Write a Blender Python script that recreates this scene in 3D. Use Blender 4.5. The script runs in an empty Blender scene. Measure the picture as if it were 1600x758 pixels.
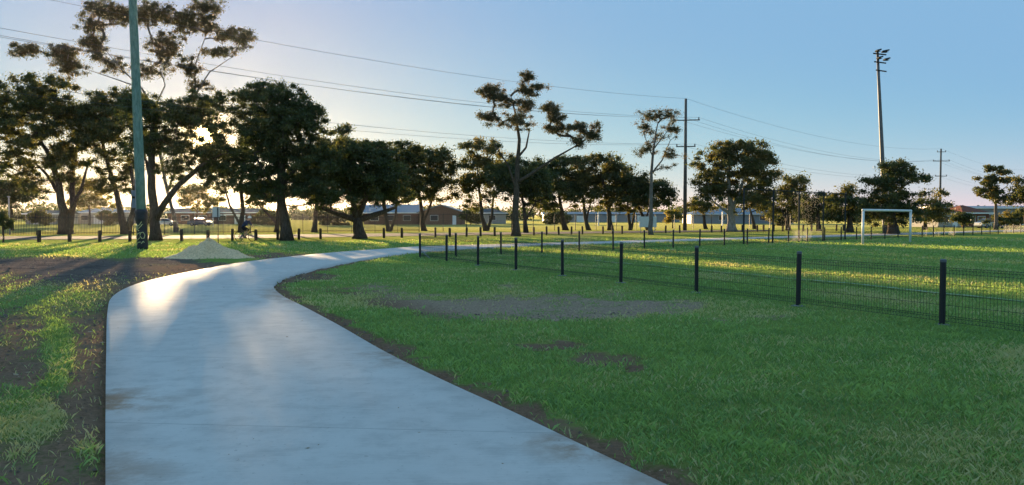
import bpy, bmesh, math, random
import numpy as np
from mathutils import Vector, Matrix

# ------------------------------------------------------------------ camera
random.seed(7)
RNG = np.random.default_rng(11)
S = bpy.context.scene
COL = S.collection
F, CX, CY, HZ = 1209.0, 800.0, 379.0, 335.0        # focal length and centre of the 1600 px wide frame
EYE = 1.65
PITCH = math.atan((CY - HZ) / F)
cam_data = bpy.data.cameras.new('camera')
cam_data.sensor_width = 36.0
cam_data.lens = 36.0 * F / 1600.0
cam_data.clip_start = 0.05
cam_data.clip_end = 6000
cam = bpy.data.objects.new('camera', cam_data)
cam.location = (0, 0, EYE)
cam.rotation_euler = (math.radians(90) - PITCH, 0, 0)
COL.objects.link(cam)
S.camera = cam


def ray(px, py):
    a, b = (px - CX) / F, (CY - py) / F
    c, s = math.cos(PITCH), math.sin(PITCH)
    return Vector((a, c + b * s, -s + b * c))


# ------------------------------------------------------------------ sky, sun, exposure
SUN = ray(323, 212).normalized()
EL = math.asin(SUN.z)
AZ = math.atan2(SUN.x, SUN.y)
world = bpy.data.worlds.new('World')
S.world = world
world.use_nodes = True
wn, wl = world.node_tree.nodes, world.node_tree.links
wn.clear()
wout = wn.new('ShaderNodeOutputWorld')
wbg = wn.new('ShaderNodeBackground')
sky = wn.new('ShaderNodeTexSky')
sky.sky_type = 'NISHITA'
sky.sun_disc = False
sky.sun_elevation = EL
sky.sun_rotation = AZ
sky.altitude = 0
sky.air_density = 0.7
sky.dust_density = 0.1
sky.ozone_density = 7.0
wbg.inputs['Strength'].default_value = 0.15
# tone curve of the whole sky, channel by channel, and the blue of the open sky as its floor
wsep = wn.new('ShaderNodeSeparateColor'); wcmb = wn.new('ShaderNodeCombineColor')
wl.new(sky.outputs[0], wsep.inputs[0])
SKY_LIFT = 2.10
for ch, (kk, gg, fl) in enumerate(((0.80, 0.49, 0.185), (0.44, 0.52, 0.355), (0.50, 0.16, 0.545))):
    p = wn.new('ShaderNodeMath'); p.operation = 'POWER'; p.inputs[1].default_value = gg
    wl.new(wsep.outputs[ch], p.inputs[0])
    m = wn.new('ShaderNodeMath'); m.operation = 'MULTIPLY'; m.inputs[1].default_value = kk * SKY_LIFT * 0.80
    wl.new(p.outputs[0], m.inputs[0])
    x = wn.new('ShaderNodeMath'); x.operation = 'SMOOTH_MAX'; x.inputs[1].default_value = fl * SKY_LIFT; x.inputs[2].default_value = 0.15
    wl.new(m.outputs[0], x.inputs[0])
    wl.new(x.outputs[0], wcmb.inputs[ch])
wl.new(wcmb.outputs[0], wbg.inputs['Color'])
# the sun's own disc and aureole, which the sky texture leaves out
wtc = wn.new('ShaderNodeTexCoord')
wnm = wn.new('ShaderNodeVectorMath'); wnm.operation = 'NORMALIZE'
wdt = wn.new('ShaderNodeVectorMath'); wdt.operation = 'DOT_PRODUCT'
wdt.inputs[1].default_value = SUN
wl.new(wtc.outputs['Generated'], wnm.inputs[0])
wl.new(wnm.outputs[0], wdt.inputs[0])
wmx = wn.new('ShaderNodeMath'); wmx.operation = 'MAXIMUM'; wmx.inputs[1].default_value = 0
wl.new(wdt.outputs['Value'], wmx.inputs[0])
wsum = None
for expo, amp in ((40000, 14.0), (3000, 0.8)):
    p = wn.new('ShaderNodeMath'); p.operation = 'POWER'; p.inputs[1].default_value = expo
    wl.new(wmx.outputs[0], p.inputs[0])
    m = wn.new('ShaderNodeMath'); m.operation = 'MULTIPLY'; m.inputs[1].default_value = amp
    wl.new(p.outputs[0], m.inputs[0])
    if wsum is None:
        wsum = m
    else:
        a = wn.new('ShaderNodeMath'); a.operation = 'ADD'
        wl.new(wsum.outputs[0], a.inputs[0]); wl.new(m.outputs[0], a.inputs[1]); wsum = a
wb2 = wn.new('ShaderNodeBackground')
wb2.inputs['Color'].default_value = (1.0, 0.62, 0.22, 1)
wl.new(wsum.outputs[0], wb2.inputs['Strength'])
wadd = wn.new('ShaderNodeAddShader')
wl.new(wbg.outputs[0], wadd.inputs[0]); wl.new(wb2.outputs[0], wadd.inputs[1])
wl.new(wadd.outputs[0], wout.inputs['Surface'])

sun_data = bpy.data.lights.new('sun', 'SUN')
sun_data.energy = 4.0
sun_data.angle = math.radians(0.55)
sun_data.color = (1.0, 0.70, 0.38)
sun = bpy.data.objects.new('sun', sun_data)
sun.rotation_euler = (-SUN).to_track_quat('-Z', 'Y').to_euler()
sun.location = (-40, 100, 60)
COL.objects.link(sun)

S.view_settings.view_transform = 'Standard'
S.view_settings.look = 'None'
S.view_settings.gamma = 1
S.view_settings.use_curve_mapping = False
S.view_settings.exposure = 2.08
S.render.engine = 'CYCLES'
S.cycles.max_bounces = 6
S.cycles.transparent_max_bounces = 8
S.cycles.use_denoising = True

# ------------------------------------------------------------------ ground shape, pixel helpers


def gz(y):
    y = np.asarray(y, dtype=float)
    return -0.8 * (1 - np.exp(-np.maximum(0, y - 18) / 110.0))


def G(px, py):                       # where the ray through a pixel meets the ground
    d = ray(px, py)
    z = 0.0
    for _ in range(40):
        t = (z - EYE) / d.z
        z = float(gz(d.y * t))
    return Vector((d.x * t, d.y * t, z))


def at(px, py, Y):                   # the point of that ray at depth Y
    d = ray(px, py)
    t = Y / d.y
    return Vector((d.x * t, Y, EYE + d.z * t))


def project(x, y, z):                # back to frame pixels, to author where bare ground lies
    c, s = math.cos(PITCH), math.sin(PITCH)
    dz = z - EYE
    fw = np.maximum(y * c - dz * s, 0.2)
    up = y * s + dz * c
    return CX + F * x / fw, CY - F * up / fw


def vnoise(x, y, seed=0):
    xi, yi = np.floor(x).astype(np.int64), np.floor(y).astype(np.int64)
    xf, yf = x - xi, y - yi

    def h(a, b):
        n = (a * 374761393 + b * 668265263 + seed * 1442695041) & 0x7fffffff
        n = ((n ^ (n >> 13)) * 1274126177) & 0x7fffffff
        n = (n ^ (n >> 16)) & 0xffff
        return n / 65535.0
    u, v = xf * xf * (3 - 2 * xf), yf * yf * (3 - 2 * yf)
    return (h(xi, yi) * (1 - u) + h(xi + 1, yi) * u) * (1 - v) + (h(xi, yi + 1) * (1 - u) + h(xi + 1, yi + 1) * u) * v


def fbm(x, y, sc, seed=0, o=4):
    a, t, r = 1.0, 0.0, 0.0
    x, y = np.asarray(x, float) * sc, np.asarray(y, float) * sc
    for k in range(o):
        r = r + a * vnoise(x, y, seed + k * 17); t += a
        a *= 0.5; x = x * 2.03 + 5.1; y = y * 2.03 + 1.7
    return r / t


def sstep(a, b, v):
    t = np.clip((v - a) / (b - a), 0, 1)
    return t * t * (3 - 2 * t)


# ------------------------------------------------------------------ object helpers
def tag(o, label=None, cat=None, group=None, kind=None):
    if label: o['label'] = label
    if cat: o['category'] = cat
    if group: o['group'] = group
    if kind: o['kind'] = kind
    return o


def empty(name, loc, label=None, cat=None, group=None):
    o = bpy.data.objects.new(name, None)
    o.location = loc
    o.empty_display_size = 0.2
    COL.objects.link(o)
    return tag(o, label, cat, group)


def link(name, me, parent=None, loc=(0, 0, 0), rz=0.0, scale=None):
    o = bpy.data.objects.new(name, me)
    COL.objects.link(o)
    o.location = loc
    o.rotation_euler = (0, 0, rz)
    if scale: o.scale = scale
    if parent: o.parent = parent
    return o


class MB:
    def __init__(self):
        self.v, self.f = [], []

    def add(self, vs, fs):
        b = len(self.v)
        self.v += [tuple(v) for v in vs]
        self.f += [tuple(i + b for i in f) for f in fs]

    def box(self, c, s, rz=0.0, top=1.0):
        x, y, z = s[0] / 2, s[1] / 2, s[2] / 2
        vs = [(-x, -y, -z), (x, -y, -z), (x, y, -z), (-x, y, -z), (-x * top, -y * top, z), (x * top, -y * top, z), (x * top, y * top, z), (-x * top, y * top, z)]
        ca, sa = math.cos(rz), math.sin(rz)
        vs = [(c[0] + a * ca - b * sa, c[1] + a * sa + b * ca, c[2] + d) for a, b, d in vs]
        self.add(vs, [(3, 2, 1, 0), (4, 5, 6, 7), (0, 1, 5, 4), (1, 2, 6, 5), (2, 3, 7, 6), (3, 0, 4, 7)])
        return self

    def tube(self, pts, rad, n=6, cap=True):
        pts = [Vector(p) for p in pts]
        if not hasattr(rad, '__len__'): rad = [rad] * len(pts)
        vs, fs = [], []
        u = None
        for i, p in enumerate(pts):
            t = (pts[min(i + 1, len(pts) - 1)] - pts[max(i - 1, 0)])
            if t.length < 1e-9: t = Vector((0, 0, 1))
            t.normalize()
            if u is None:
                u = t.cross(Vector((0, 0, 1)))
                if u.length < 0.1: u = t.cross(Vector((0, 1, 0)))
            u = (u - t * u.dot(t)).normalized()
            w = t.cross(u)
            for k in range(n):
                a = 2 * math.pi * k / n
                vs.append(p + (u * math.cos(a) + w * math.sin(a)) * rad[i])
        for i in range(len(pts) - 1):
            for k in range(n):
                a, b = i * n + k, i * n + (k + 1) % n
                fs.append((a, b, b + n, a + n))
        if cap:
            fs.append(tuple(range(n - 1, -1, -1)))
            fs.append(tuple(range((len(pts) - 1) * n, len(pts) * n)))
        self.add(vs, fs)
        return self

    def lathe(self, c, prof, n=12):
        vs, fs = [], []
        for r, z in prof:
            for k in range(n):
                a = 2 * math.pi * k / n
                vs.append((c[0] + r * math.cos(a), c[1] + r * math.sin(a), c[2] + z))
        for i in range(len(prof) - 1):
            for k in range(n):
                a, b = i * n + k, i * n + (k + 1) % n
                fs.append((a, b, b + n, a + n))
        fs.append(tuple(range(n - 1, -1, -1)))
        fs.append(tuple(range((len(prof) - 1) * n, len(prof) * n)))
        self.add(vs, fs)
        return self

    def prism(self, poly, a, b):      # poly of (u, z), swept from point a to b (world), u measured along the perpendicular
        a, b = Vector(a), Vector(b)
        t = (b - a).normalized()
        s = Vector((-t.y, t.x, 0))
        n = len(poly)
        vs = [a + s * u + Vector((0, 0, z)) for u, z in poly] + [b + s * u + Vector((0, 0, z)) for u, z in poly]
        self.add(vs, [tuple(range(n)), tuple(range(2 * n - 1, n - 1, -1))] + [((k + 1) % n, k, k + n, (k + 1) % n + n) for k in range(n)])
        return self

    def mesh(self, name, mat, origin=(0, 0, 0), smooth=False):
        me = bpy.data.meshes.new(name)
        ox, oy, oz = origin
        me.from_pydata([(x - ox, y - oy, z - oz) for x, y, z in self.v], [], self.f)
        if mat: me.materials.append(mat)
        if smooth: me.polygons.foreach_set('use_smooth', [True] * len(me.polygons))
        me.update()
        return me

    def build(self, name, mat, parent=None, root=None, smooth=False):
        r = root or parent
        org = tuple(r.location) if r else (0, 0, 0)
        o = link(name, self.mesh(name, mat, org, smooth), parent)
        return o


# ------------------------------------------------------------------ materials
def new_mat(name):
    m = bpy.data.materials.new(name)
    m.use_nodes = True
    nt = m.node_tree
    return m, nt.nodes, nt.links, nt.nodes['Principled BSDF']


def mix_rgb(n, l, fac, a, b, mode='MIX'):
    m = n.new('ShaderNodeMix'); m.data_type = 'RGBA'; m.blend_type = mode
    for sock, val in ((m.inputs[0], fac), (m.inputs[6], a), (m.inputs[7], b)):
        if isinstance(val, (int, float)): sock.default_value = val
        elif isinstance(val, tuple): sock.default_value = (*val, 1)
        else: l.new(val, sock)
    return m.outputs[2]


def noise(n, l, scale, detail=4, rough=0.6, vec=None, dist=0.0):
    t = n.new('ShaderNodeTexNoise')
    t.inputs['Scale'].default_value = scale
    t.inputs['Detail'].default_value = detail
    t.inputs['Roughness'].default_value = rough
    t.inputs['Distortion'].default_value = dist
    if vec is not None: l.new(vec, t.inputs['Vector'])
    return t.outputs[0]


def ramp(n, l, src, a, b):
    r = n.new('ShaderNodeMapRange')
    r.inputs[1].default_value = a; r.inputs[2].default_value = b
    r.interpolation_type = 'SMOOTHSTEP'
    l.new(src, r.inputs[0])
    return r.outputs[0]


def math_node(n, l, op, a, b):
    m = n.new('ShaderNodeMath'); m.operation = op
    for sock, val in ((m.inputs[0], a), (m.inputs[1], b)):
        if isinstance(val, (int, float)): sock.default_value = val
        else: l.new(val, sock)
    return m.outputs[0]


def bump(n, l, bsdf, h, strength=0.3, dist=0.02):
    b = n.new('ShaderNodeBump')
    b.inputs['Strength'].default_value = strength
    b.inputs['Distance'].default_value = dist
    l.new(h, b.inputs['Height'])
    l.new(b.outputs[0], bsdf.inputs['Normal'])


def position(n):
    return n.new('ShaderNodeNewGeometry').outputs['Position']


def attr(n, name):
    a = n.new('ShaderNodeAttribute'); a.attribute_name = name
    return a.outputs['Fac']


def simple(name, c, rough=0.7, var=0.25, scale=6.0, metal=0.0, bmp=0.2):
    m, n, l, b = new_mat(name)
    tc = n.new('ShaderNodeTexCoord').outputs['Object']
    ns = noise(n, l, scale, 5, 0.65, tc)
    dark = tuple(x * (1 - var) for x in c); lite = tuple(min(1, x * (1 + var)) for x in c)
    l.new(mix_rgb(n, l, ramp(n, l, ns, 0.3, 0.7), dark, lite), b.inputs['Base Color'])
    b.inputs['Roughness'].default_value = rough
    if rough > 0.8: b.inputs['Specular IOR Level'].default_value = 0.05
    b.inputs['Metallic'].default_value = metal
    if bmp: bump(n, l, b, ns, bmp, 0.01)
    return m


def ground_material():
    m, n, l, b = new_mat('lawn_and_soil')
    pos = position(n)
    big = noise(n, l, 0.16, 4, 0.6, pos)
    mid = noise(n, l, 1.3, 5, 0.65, pos)
    fine = noise(n, l, 26, 6, 0.75, pos)
    fin2 = noise(n, l, 90, 4, 0.7, pos)
    g1 = mix_rgb(n, l, ramp(n, l, mid, 0.3, 0.7), (0.120, 0.215, 0.046), (0.180, 0.300, 0.062))
    g2 = mix_rgb(n, l, ramp(n, l, big, 0.42, 0.68), g1, (0.24, 0.285, 0.075))
    g3 = mix_rgb(n, l, ramp(n, l, fine, 0.25, 0.75), (0.38, 0.36, 0.40), (1.45, 1.45, 1.4))
    grass = mix_rgb(n, l, 1.0, g2, g3, 'MULTIPLY')
    dryc = mix_rgb(n, l, ramp(n, l, mid, 0.3, 0.7), (0.25, 0.22, 0.075), (0.34, 0.27, 0.11))
    grass = mix_rgb(n, l, attr(n, 'dry'), grass, dryc)
    s1 = mix_rgb(n, l, ramp(n, l, fine, 0.3, 0.7), (0.115, 0.064, 0.040), (0.31, 0.185, 0.115))
    s1 = mix_rgb(n, l, ramp(n, l, mid, 0.35, 0.7), s1, (0.235, 0.148, 0.096))
    s2 = mix_rgb(n, l, ramp(n, l, fine, 0.3, 0.7), (0.20, 0.145, 0.100), (0.48, 0.345, 0.235))
    soil = mix_rgb(n, l, attr(n, 'pale'), s1, s2)
    dk = mix_rgb(n, l, ramp(n, l, fine, 0.3, 0.7), (0.095, 0.075, 0.066), (0.25, 0.195, 0.165))
    dk = mix_rgb(n, l, ramp(n, l, mid, 0.35, 0.7), dk, (0.085, 0.068, 0.062))
    soil = mix_rgb(n, l, attr(n, 'gravel'), soil, dk)
    d = math_node(n, l, 'ADD', math_node(n, l, 'MULTIPLY', attr(n, 'dirt'), 0.95), math_node(n, l, 'MULTIPLY', math_node(n, l, 'SUBTRACT', fine, 0.5), 1.3))
    col = mix_rgb(n, l, ramp(n, l, d, 0.22, 0.82), grass, soil)
    l.new(col, b.inputs['Base Color'])
    b.inputs['Roughness'].default_value = 0.9
    b.inputs['Specular IOR Level'].default_value = 0.0
    b.inputs['Sheen Weight'].default_value = 0.28
    b.inputs['Sheen Roughness'].default_value = 0.45
    l.new(mix_rgb(n, l, ramp(n, l, d, 0.3, 0.6), (0.55, 0.56, 0.16), (0.05, 0.05, 0.05)), b.inputs['Sheen Tint'])
    bump(n, l, b, math_node(n, l, 'ADD', fine, math_node(n, l, 'MULTIPLY', fin2, 0.5)), 0.7, 0.03)
    return m


def concrete_material():
    m, n, l, b = new_mat('broomed_concrete')
    pos = position(n)
    big = noise(n, l, 0.5, 4, 0.6, pos)
    mid = noise(n, l, 3.0, 6, 0.7, pos)
    mp = n.new('ShaderNodeMapping'); mp.inputs['Scale'].default_value = (2.0, 60.0, 1)
    mp.inputs['Rotation'].default_value = (0, 0, math.radians(-14))
    l.new(pos, mp.inputs['Vector'])
    broom = noise(n, l, 1.6, 5, 0.7, mp.outputs[0])
    speck = noise(n, l, 22, 3, 0.5, pos)
    c = mix_rgb(n, l, ramp(n, l, big, 0.3, 0.7), (0.57, 0.53, 0.49), (0.64, 0.60, 0.555))
    c = mix_rgb(n, l, math_node(n, l, 'MULTIPLY', ramp(n, l, mid, 0.40, 0.70), 0.75), c, (0.42, 0.395, 0.365))
    c = mix_rgb(n, l, math_node(n, l, 'MULTIPLY', ramp(n, l, broom, 0.35, 0.7), 0.65), c, (0.66, 0.62, 0.575))
    c = mix_rgb(n, l, math_node(n, l, 'MULTIPLY', ramp(n, l, speck, 0.66, 0.76), 0.4), c, (0.20, 0.18, 0.16))
    mk = math_node(n, l, 'MULTIPLY', attr(n, 'soil'), ramp(n, l, mid, 0.35, 0.62))
    c = mix_rgb(n, l, mk, c, (0.36, 0.215, 0.125))
    jm = math_node(n, l, 'ABSOLUTE', math_node(n, l, 'SUBTRACT', math_node(n, l, 'MODULO', math_node(n, l, 'ADD', attr(n, 'arc'), 0.9), 3.2), 1.6), 0)
    jn = ramp(n, l, jm, 0.011, 0.004)
    c = mix_rgb(n, l, math_node(n, l, 'MULTIPLY', jn, 0.4), c, (0.16, 0.15, 0.14))
    l.new(c, b.inputs['Base Color'])
    b.inputs['Roughness'].default_value = 0.7
    b.inputs['Specular IOR Level'].default_value = 0.05
    bump(n, l, b, math_node(n, l, 'ADD', broom, math_node(n, l, 'MULTIPLY', mid, 0.5)), 0.6, 0.009)
    return m


def leaf_material(name, dark, lite, gold, trans=0.45):
    m, n, l, b = new_mat(name)
    n.remove(b)
    out = n['Material Output']
    r = attr(n, 'rnd')
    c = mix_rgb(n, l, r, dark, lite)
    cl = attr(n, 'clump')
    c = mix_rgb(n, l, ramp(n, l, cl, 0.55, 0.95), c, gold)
    df = n.new('ShaderNodeBsdfDiffuse'); l.new(c, df.inputs['Color'])
    tr = n.new('ShaderNodeBsdfTranslucent')
    tc = mix_rgb(n, l, 1.0, c, (1.5, 1.35, 0.7), 'MULTIPLY')
    l.new(tc, tr.inputs['Color'])
    gl = n.new('ShaderNodeBsdfGlossy'); gl.inputs['Roughness'].default_value = 0.45
    gl.inputs['Color'].default_value = (0.5, 0.5, 0.5, 1)
    m1 = n.new('ShaderNodeMixShader'); m1.inputs[0].default_value = trans
    l.new(df.outputs[0], m1.inputs[1]); l.new(tr.outputs[0], m1.inputs[2])
    m2 = n.new('ShaderNodeMixShader'); m2.inputs[0].default_value = 0.05
    l.new(m1.outputs[0], m2.inputs[1]); l.new(gl.outputs[0], m2.inputs[2])
    l.new(m2.outputs[0], out.inputs['Surface'])
    return m


def bark_material(name, a, c):
    m, n, l, b = new_mat(name)
    tc = n.new('ShaderNodeTexCoord').outputs['Object']
    mp = n.new('ShaderNodeMapping'); mp.inputs['Scale'].default_value = (5, 5, 1.2)
    l.new(tc, mp.inputs['Vector'])
    t = noise(n, l, 2.2, 6, 0.7, mp.outputs[0], 0.4)
    l.new(mix_rgb(n, l, ramp(n, l, t, 0.3, 0.7), a, c), b.inputs['Base Color'])
    b.inputs['Roughness'].default_value = 0.9
    b.inputs['Specular IOR Level'].default_value = 0.1
    bump(n, l, b, t, 0.8, 0.06)
    return m


M_GROUND = ground_material()
M_CONC = concrete_material()
M_LEAF = {
    'dark': leaf_material('dark_green_leaves', (0.034, 0.050, 0.022), (0.082, 0.108, 0.038), (0.115, 0.115, 0.040), 0.42),
    'mid': leaf_material('olive_green_leaves', (0.048, 0.062, 0.026), (0.105, 0.122, 0.042), (0.15, 0.13, 0.045), 0.46),
    'gum': leaf_material('gum_leaves', (0.044, 0.052, 0.028), (0.090, 0.095, 0.046), (0.125, 0.095, 0.045), 0.42),
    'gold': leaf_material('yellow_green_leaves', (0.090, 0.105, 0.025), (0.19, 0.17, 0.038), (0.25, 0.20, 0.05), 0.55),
}
M_BARK = bark_material('dark_bark', (0.045, 0.034, 0.026), (0.13, 0.10, 0.078))
M_BARK_PALE = bark_material('pale_bark', (0.20, 0.175, 0.15), (0.42, 0.38, 0.34))
M_BARK_GREY = bark_material('grey_bark', (0.10, 0.085, 0.075), (0.24, 0.21, 0.19))
M_BLACK = simple('black_powder_coat', (0.008, 0.009, 0.011), 0.5, 0.15, 20, 0, 0.05)
M_CAP = simple('grey_plastic_cap', (0.10, 0.11, 0.12), 0.5, 0.1)
M_FOOT = simple('concrete_footing', (0.26, 0.25, 0.24), 0.9, 0.2, 12)
M_TIMBER = simple('weathered_dark_timber', (0.060, 0.048, 0.038), 0.9, 0.4, 9)
M_WHITE = simple('white_gloss_paint', (0.78, 0.78, 0.77), 0.45, 0.05, 3, 0, 0.02)
M_STEEL = simple('galvanised_steel', (0.30, 0.31, 0.32), 0.45, 0.15, 4, 0.4, 0.05)
M_DARKSTEEL = simple('dark_painted_steel', (0.045, 0.048, 0.052), 0.85, 0.2, 6)
M_POLESTEEL = simple('weathered_pole_steel', (0.12, 0.12, 0.125), 0.6, 0.2, 4)
M_LAMPGLASS = simple('floodlight_glass', (0.07, 0.075, 0.08), 0.85, 0.05)
M_WIRE = simple('weathered_cable', (0.045, 0.045, 0.048), 0.6, 0.1)
M_INSUL = simple('brown_porcelain', (0.10, 0.05, 0.035), 0.3, 0.1)
M_POLEGREEN = bark_material('green_treated_timber', (0.115, 0.20, 0.16), (0.24, 0.345, 0.29))
M_POLEGREY = bark_material('grey_timber_pole', (0.075, 0.072, 0.066), (0.17, 0.16, 0.145))
M_WRAP = simple('black_sheet_wrap', (0.014, 0.017, 0.022), 0.5, 0.4, 7, 0, 0.5)
M_SPRAY = simple('yellow_spray_paint', (0.62, 0.60, 0.30), 0.7, 0.25, 14)
M_BOX = simple('blue_grey_enamel', (0.17, 0.21, 0.26), 0.5, 0.12)
M_SAND = simple('crushed_sand', (0.74, 0.52, 0.30), 0.95, 0.22, 14, 0, 0.8)
M_ASPHALT = simple('dusty_asphalt', (0.115, 0.105, 0.098), 0.9, 0.25, 3, 0, 0.4)
M_BRICK = simple('brown_brick', (0.17, 0.095, 0.068), 0.9, 0.25, 5)
M_BRICKRED = simple('red_brick', (0.20, 0.085, 0.06), 0.9, 0.25, 5)
M_RENDER = simple('cream_render', (0.36, 0.34, 0.31), 0.85, 0.08)
M_SHED = simple('grey_metal_cladding', (0.24, 0.25, 0.27), 0.6, 0.1)
M_ROOFBLUE = simple('blue_grey_metal_roof', (0.16, 0.20, 0.25), 0.45, 0.1)
M_ROOFTILE = simple('red_roof_tile', (0.20, 0.075, 0.05), 0.85, 0.25, 8)
M_ROOFDARK = simple('dark_roof', (0.06, 0.055, 0.055), 0.7, 0.2)
M_GLASS = simple('dark_window_glass', (0.03, 0.035, 0.045), 0.08, 0.1, 2, 0, 0)
M_RUBBER = simple('tyre_rubber', (0.02, 0.02, 0.02), 0.85, 0.2)
M_CARWHITE = simple('white_car_paint', (0.55, 0.56, 0.57), 0.25, 0.03, 2, 0, 0)
M_CARSILVER = simple('silver_car_paint', (0.38, 0.40, 0.42), 0.25, 0.03, 2, 0.3, 0)
M_CARBLUE = simple('dark_blue_car_paint', (0.05, 0.08, 0.15), 0.25, 0.03, 2, 0, 0)
M_SKIN = simple('skin', (0.42, 0.25, 0.17), 0.6, 0.08)
M_NAVY = simple('navy_cloth', (0.040, 0.055, 0.115), 0.85, 0.25)
M_DARKCLOTH = simple('black_cloth', (0.018, 0.018, 0.022), 0.85, 0.25)
M_SIGN = simple('pale_sign_face', (0.55, 0.57, 0.58), 0.5, 0.08, 3)


# ------------------------------------------------------------------ path outline
def catmull(pts, step=0.4):
    pts = [Vector((p[0], p[1])) for p in pts]
    out = []
    for i in range(len(pts) - 1):
        p0, p1, p2, p3 = pts[max(i - 1, 0)], pts[i], pts[i + 1], pts[min(i + 2, len(pts) - 1)]
        k = max(2, int((p2 - p1).length / step))
        for j in range(k):
            t = j / k
            out.append(0.5 * ((2 * p1) + (p2 - p0) * t + (2 * p0 - 5 * p1 + 4 * p2 - p3) * t * t + (3 * p1 - p0 - 3 * p2 + p3) * t ** 3))
    out.append(pts[-1])
    return out


far_c = [Vector((0.2, 45.6)), Vector((8.8, 53)), Vector((23.6, 65.2)), Vector((42, 80.5)), Vector((75, 108))]
nrm = Vector((-0.64, 0.768))
outer_px = [(165, 758), (165, 650), (166, 560), (168, 490), (176, 466), (205, 449), (250, 436), (310, 423.5), (380, 411), (450, 402.5), (520, 395.5), (600, 389.5), (665, 385.5)]
inner_px = [(1025, 758), (900, 698), (800, 649), (700, 603), (600, 553), (530, 512), (475, 482), (442, 465), (428, 452), (430, 444), (445, 435.5), (485, 424), (540, 412), (600, 402), (665, 394.5)]
O = [G(*p).to_2d() for p in outer_px]
I = [G(*p).to_2d() for p in inner_px]
O = [O[0] + (O[0] - O[1]).normalized() * 9] + O + [c + nrm * 1.65 for c in far_c]
I = [I[0] + (I[0] - I[1]).normalized() * 9] + I + [c - nrm * 1.65 for c in far_c]
PO, PI_ = catmull(O), catmull(I)


def resample(pts, n):
    L = [0.0]
    for a, b in zip(pts, pts[1:]): L.append(L[-1] + (b - a).length)
    out, j = [], 0
    for i in range(n):
        s = L[-1] * i / (n - 1)
        while j < len(L) - 2 and L[j + 1] < s: j += 1
        t = (s - L[j]) / max(1e-9, L[j + 1] - L[j])
        out.append(pts[j].lerp(pts[j + 1], min(1, t)))
    return out


NP = 420
PO, PI_ = resample(PO, NP), resample(PI_, NP)
poly = np.array([(p.x, p.y) for p in PO] + [(p.x, p.y) for p in reversed(PI_)])


def inside(x, y):
    r = np.zeros(x.shape, bool)
    xj, yj = poly[-1]
    for xi, yi in poly[::2]:
        cond = ((yi > y) != (yj > y))
        with np.errstate(divide='ignore', invalid='ignore'):
            r ^= cond & (x < (xj - xi) * (y - yi) / (yj - yi + 1e-12) + xi)
        xj, yj = xi, yi
    return r


def edge_dist(x, y, pts):
    P = np.array([(p.x, p.y) for p in pts[::2]])
    best = np.full(x.shape, 1e9)
    for a, b in zip(P, P[1:]):
        dx, dy = b - a
        L = dx * dx + dy * dy
        t = np.clip(((x - a[0]) * dx + (y - a[1]) * dy) / L, 0, 1)
        best = np.minimum(best, (x - a[0] - t * dx) ** 2 + (y - a[1] - t * dy) ** 2)
    return np.sqrt(best)


BARE = [  # px, py, rx, ry, strength : bare soil patches of the lawn
    (830, 480, 290, 27, 0.62), (560, 452, 110, 14, 0.5),
    (730, 478, 150, 17, 1.0), (640, 468, 90, 12, 0.55), (930, 487, 110, 13, 1.0), (1040, 478, 70, 16, 0.75), (950, 462, 95, 8, 0.6), (880, 495, 90, 10, 0.85),
    (560, 455, 70, 10, 0.6), (860, 538, 70, 9, 0.9), (935, 560, 68, 13, 1.05), (985, 575, 26, 8, 0.9), (1120, 500, 70, 10, 0.45), (1200, 495, 60, 8, 0.35),
    (485, 432, 50, 8, 0.9), (660, 440, 60, 5, 0.4), (780, 448, 60, 6, 0.35),
    (45, 560, 95, 62, 1.0), (20, 610, 70, 40, 0.9), (130, 640, 50, 75, 1.0), (130, 560, 45, 60, 0.7), (40, 735, 60, 40, 1.0), (110, 735, 45, 24, 0.7),
    (140, 480, 40, 30, 0.5), (60, 500, 120, 14, 0.5), (230, 442, 70, 18, 1.0), (320, 415, 110, 10, 1.0), (430, 396, 70, 6, 1.0),
    (-60, 560, 90, 90, 0.8), (-90, 700, 80, 60, 0.6)]
GRAV = [(80, 412, 170, 16, 1.0), (-100, 410, 150, 18, 1.0), (190, 425, 60, 16, 1.0), (250, 405, 80, 8, 0.8), (110, 430, 120, 12, 0.9), (-200, 415, 200, 20, 1.0)]
GREEN = [(40, 650, 65, 40, 1.0), (90, 545, 30, 64, 0.7), (70, 470, 130, 30, 0.5), (85, 600, 25, 16, 0.7), (140, 710, 28, 30, 0.35), (-60, 650, 60, 50, 0.9)]


def blob(px, py, L):
    r = np.zeros(px.shape)
    for cx, cy, rx, ry, s in L:
        q = np.sqrt(((px - cx) / rx) ** 2 + ((py - cy) / ry) ** 2)
        r = np.maximum(r, s * sstep(1.25, 0.45, q))
    return r


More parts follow.
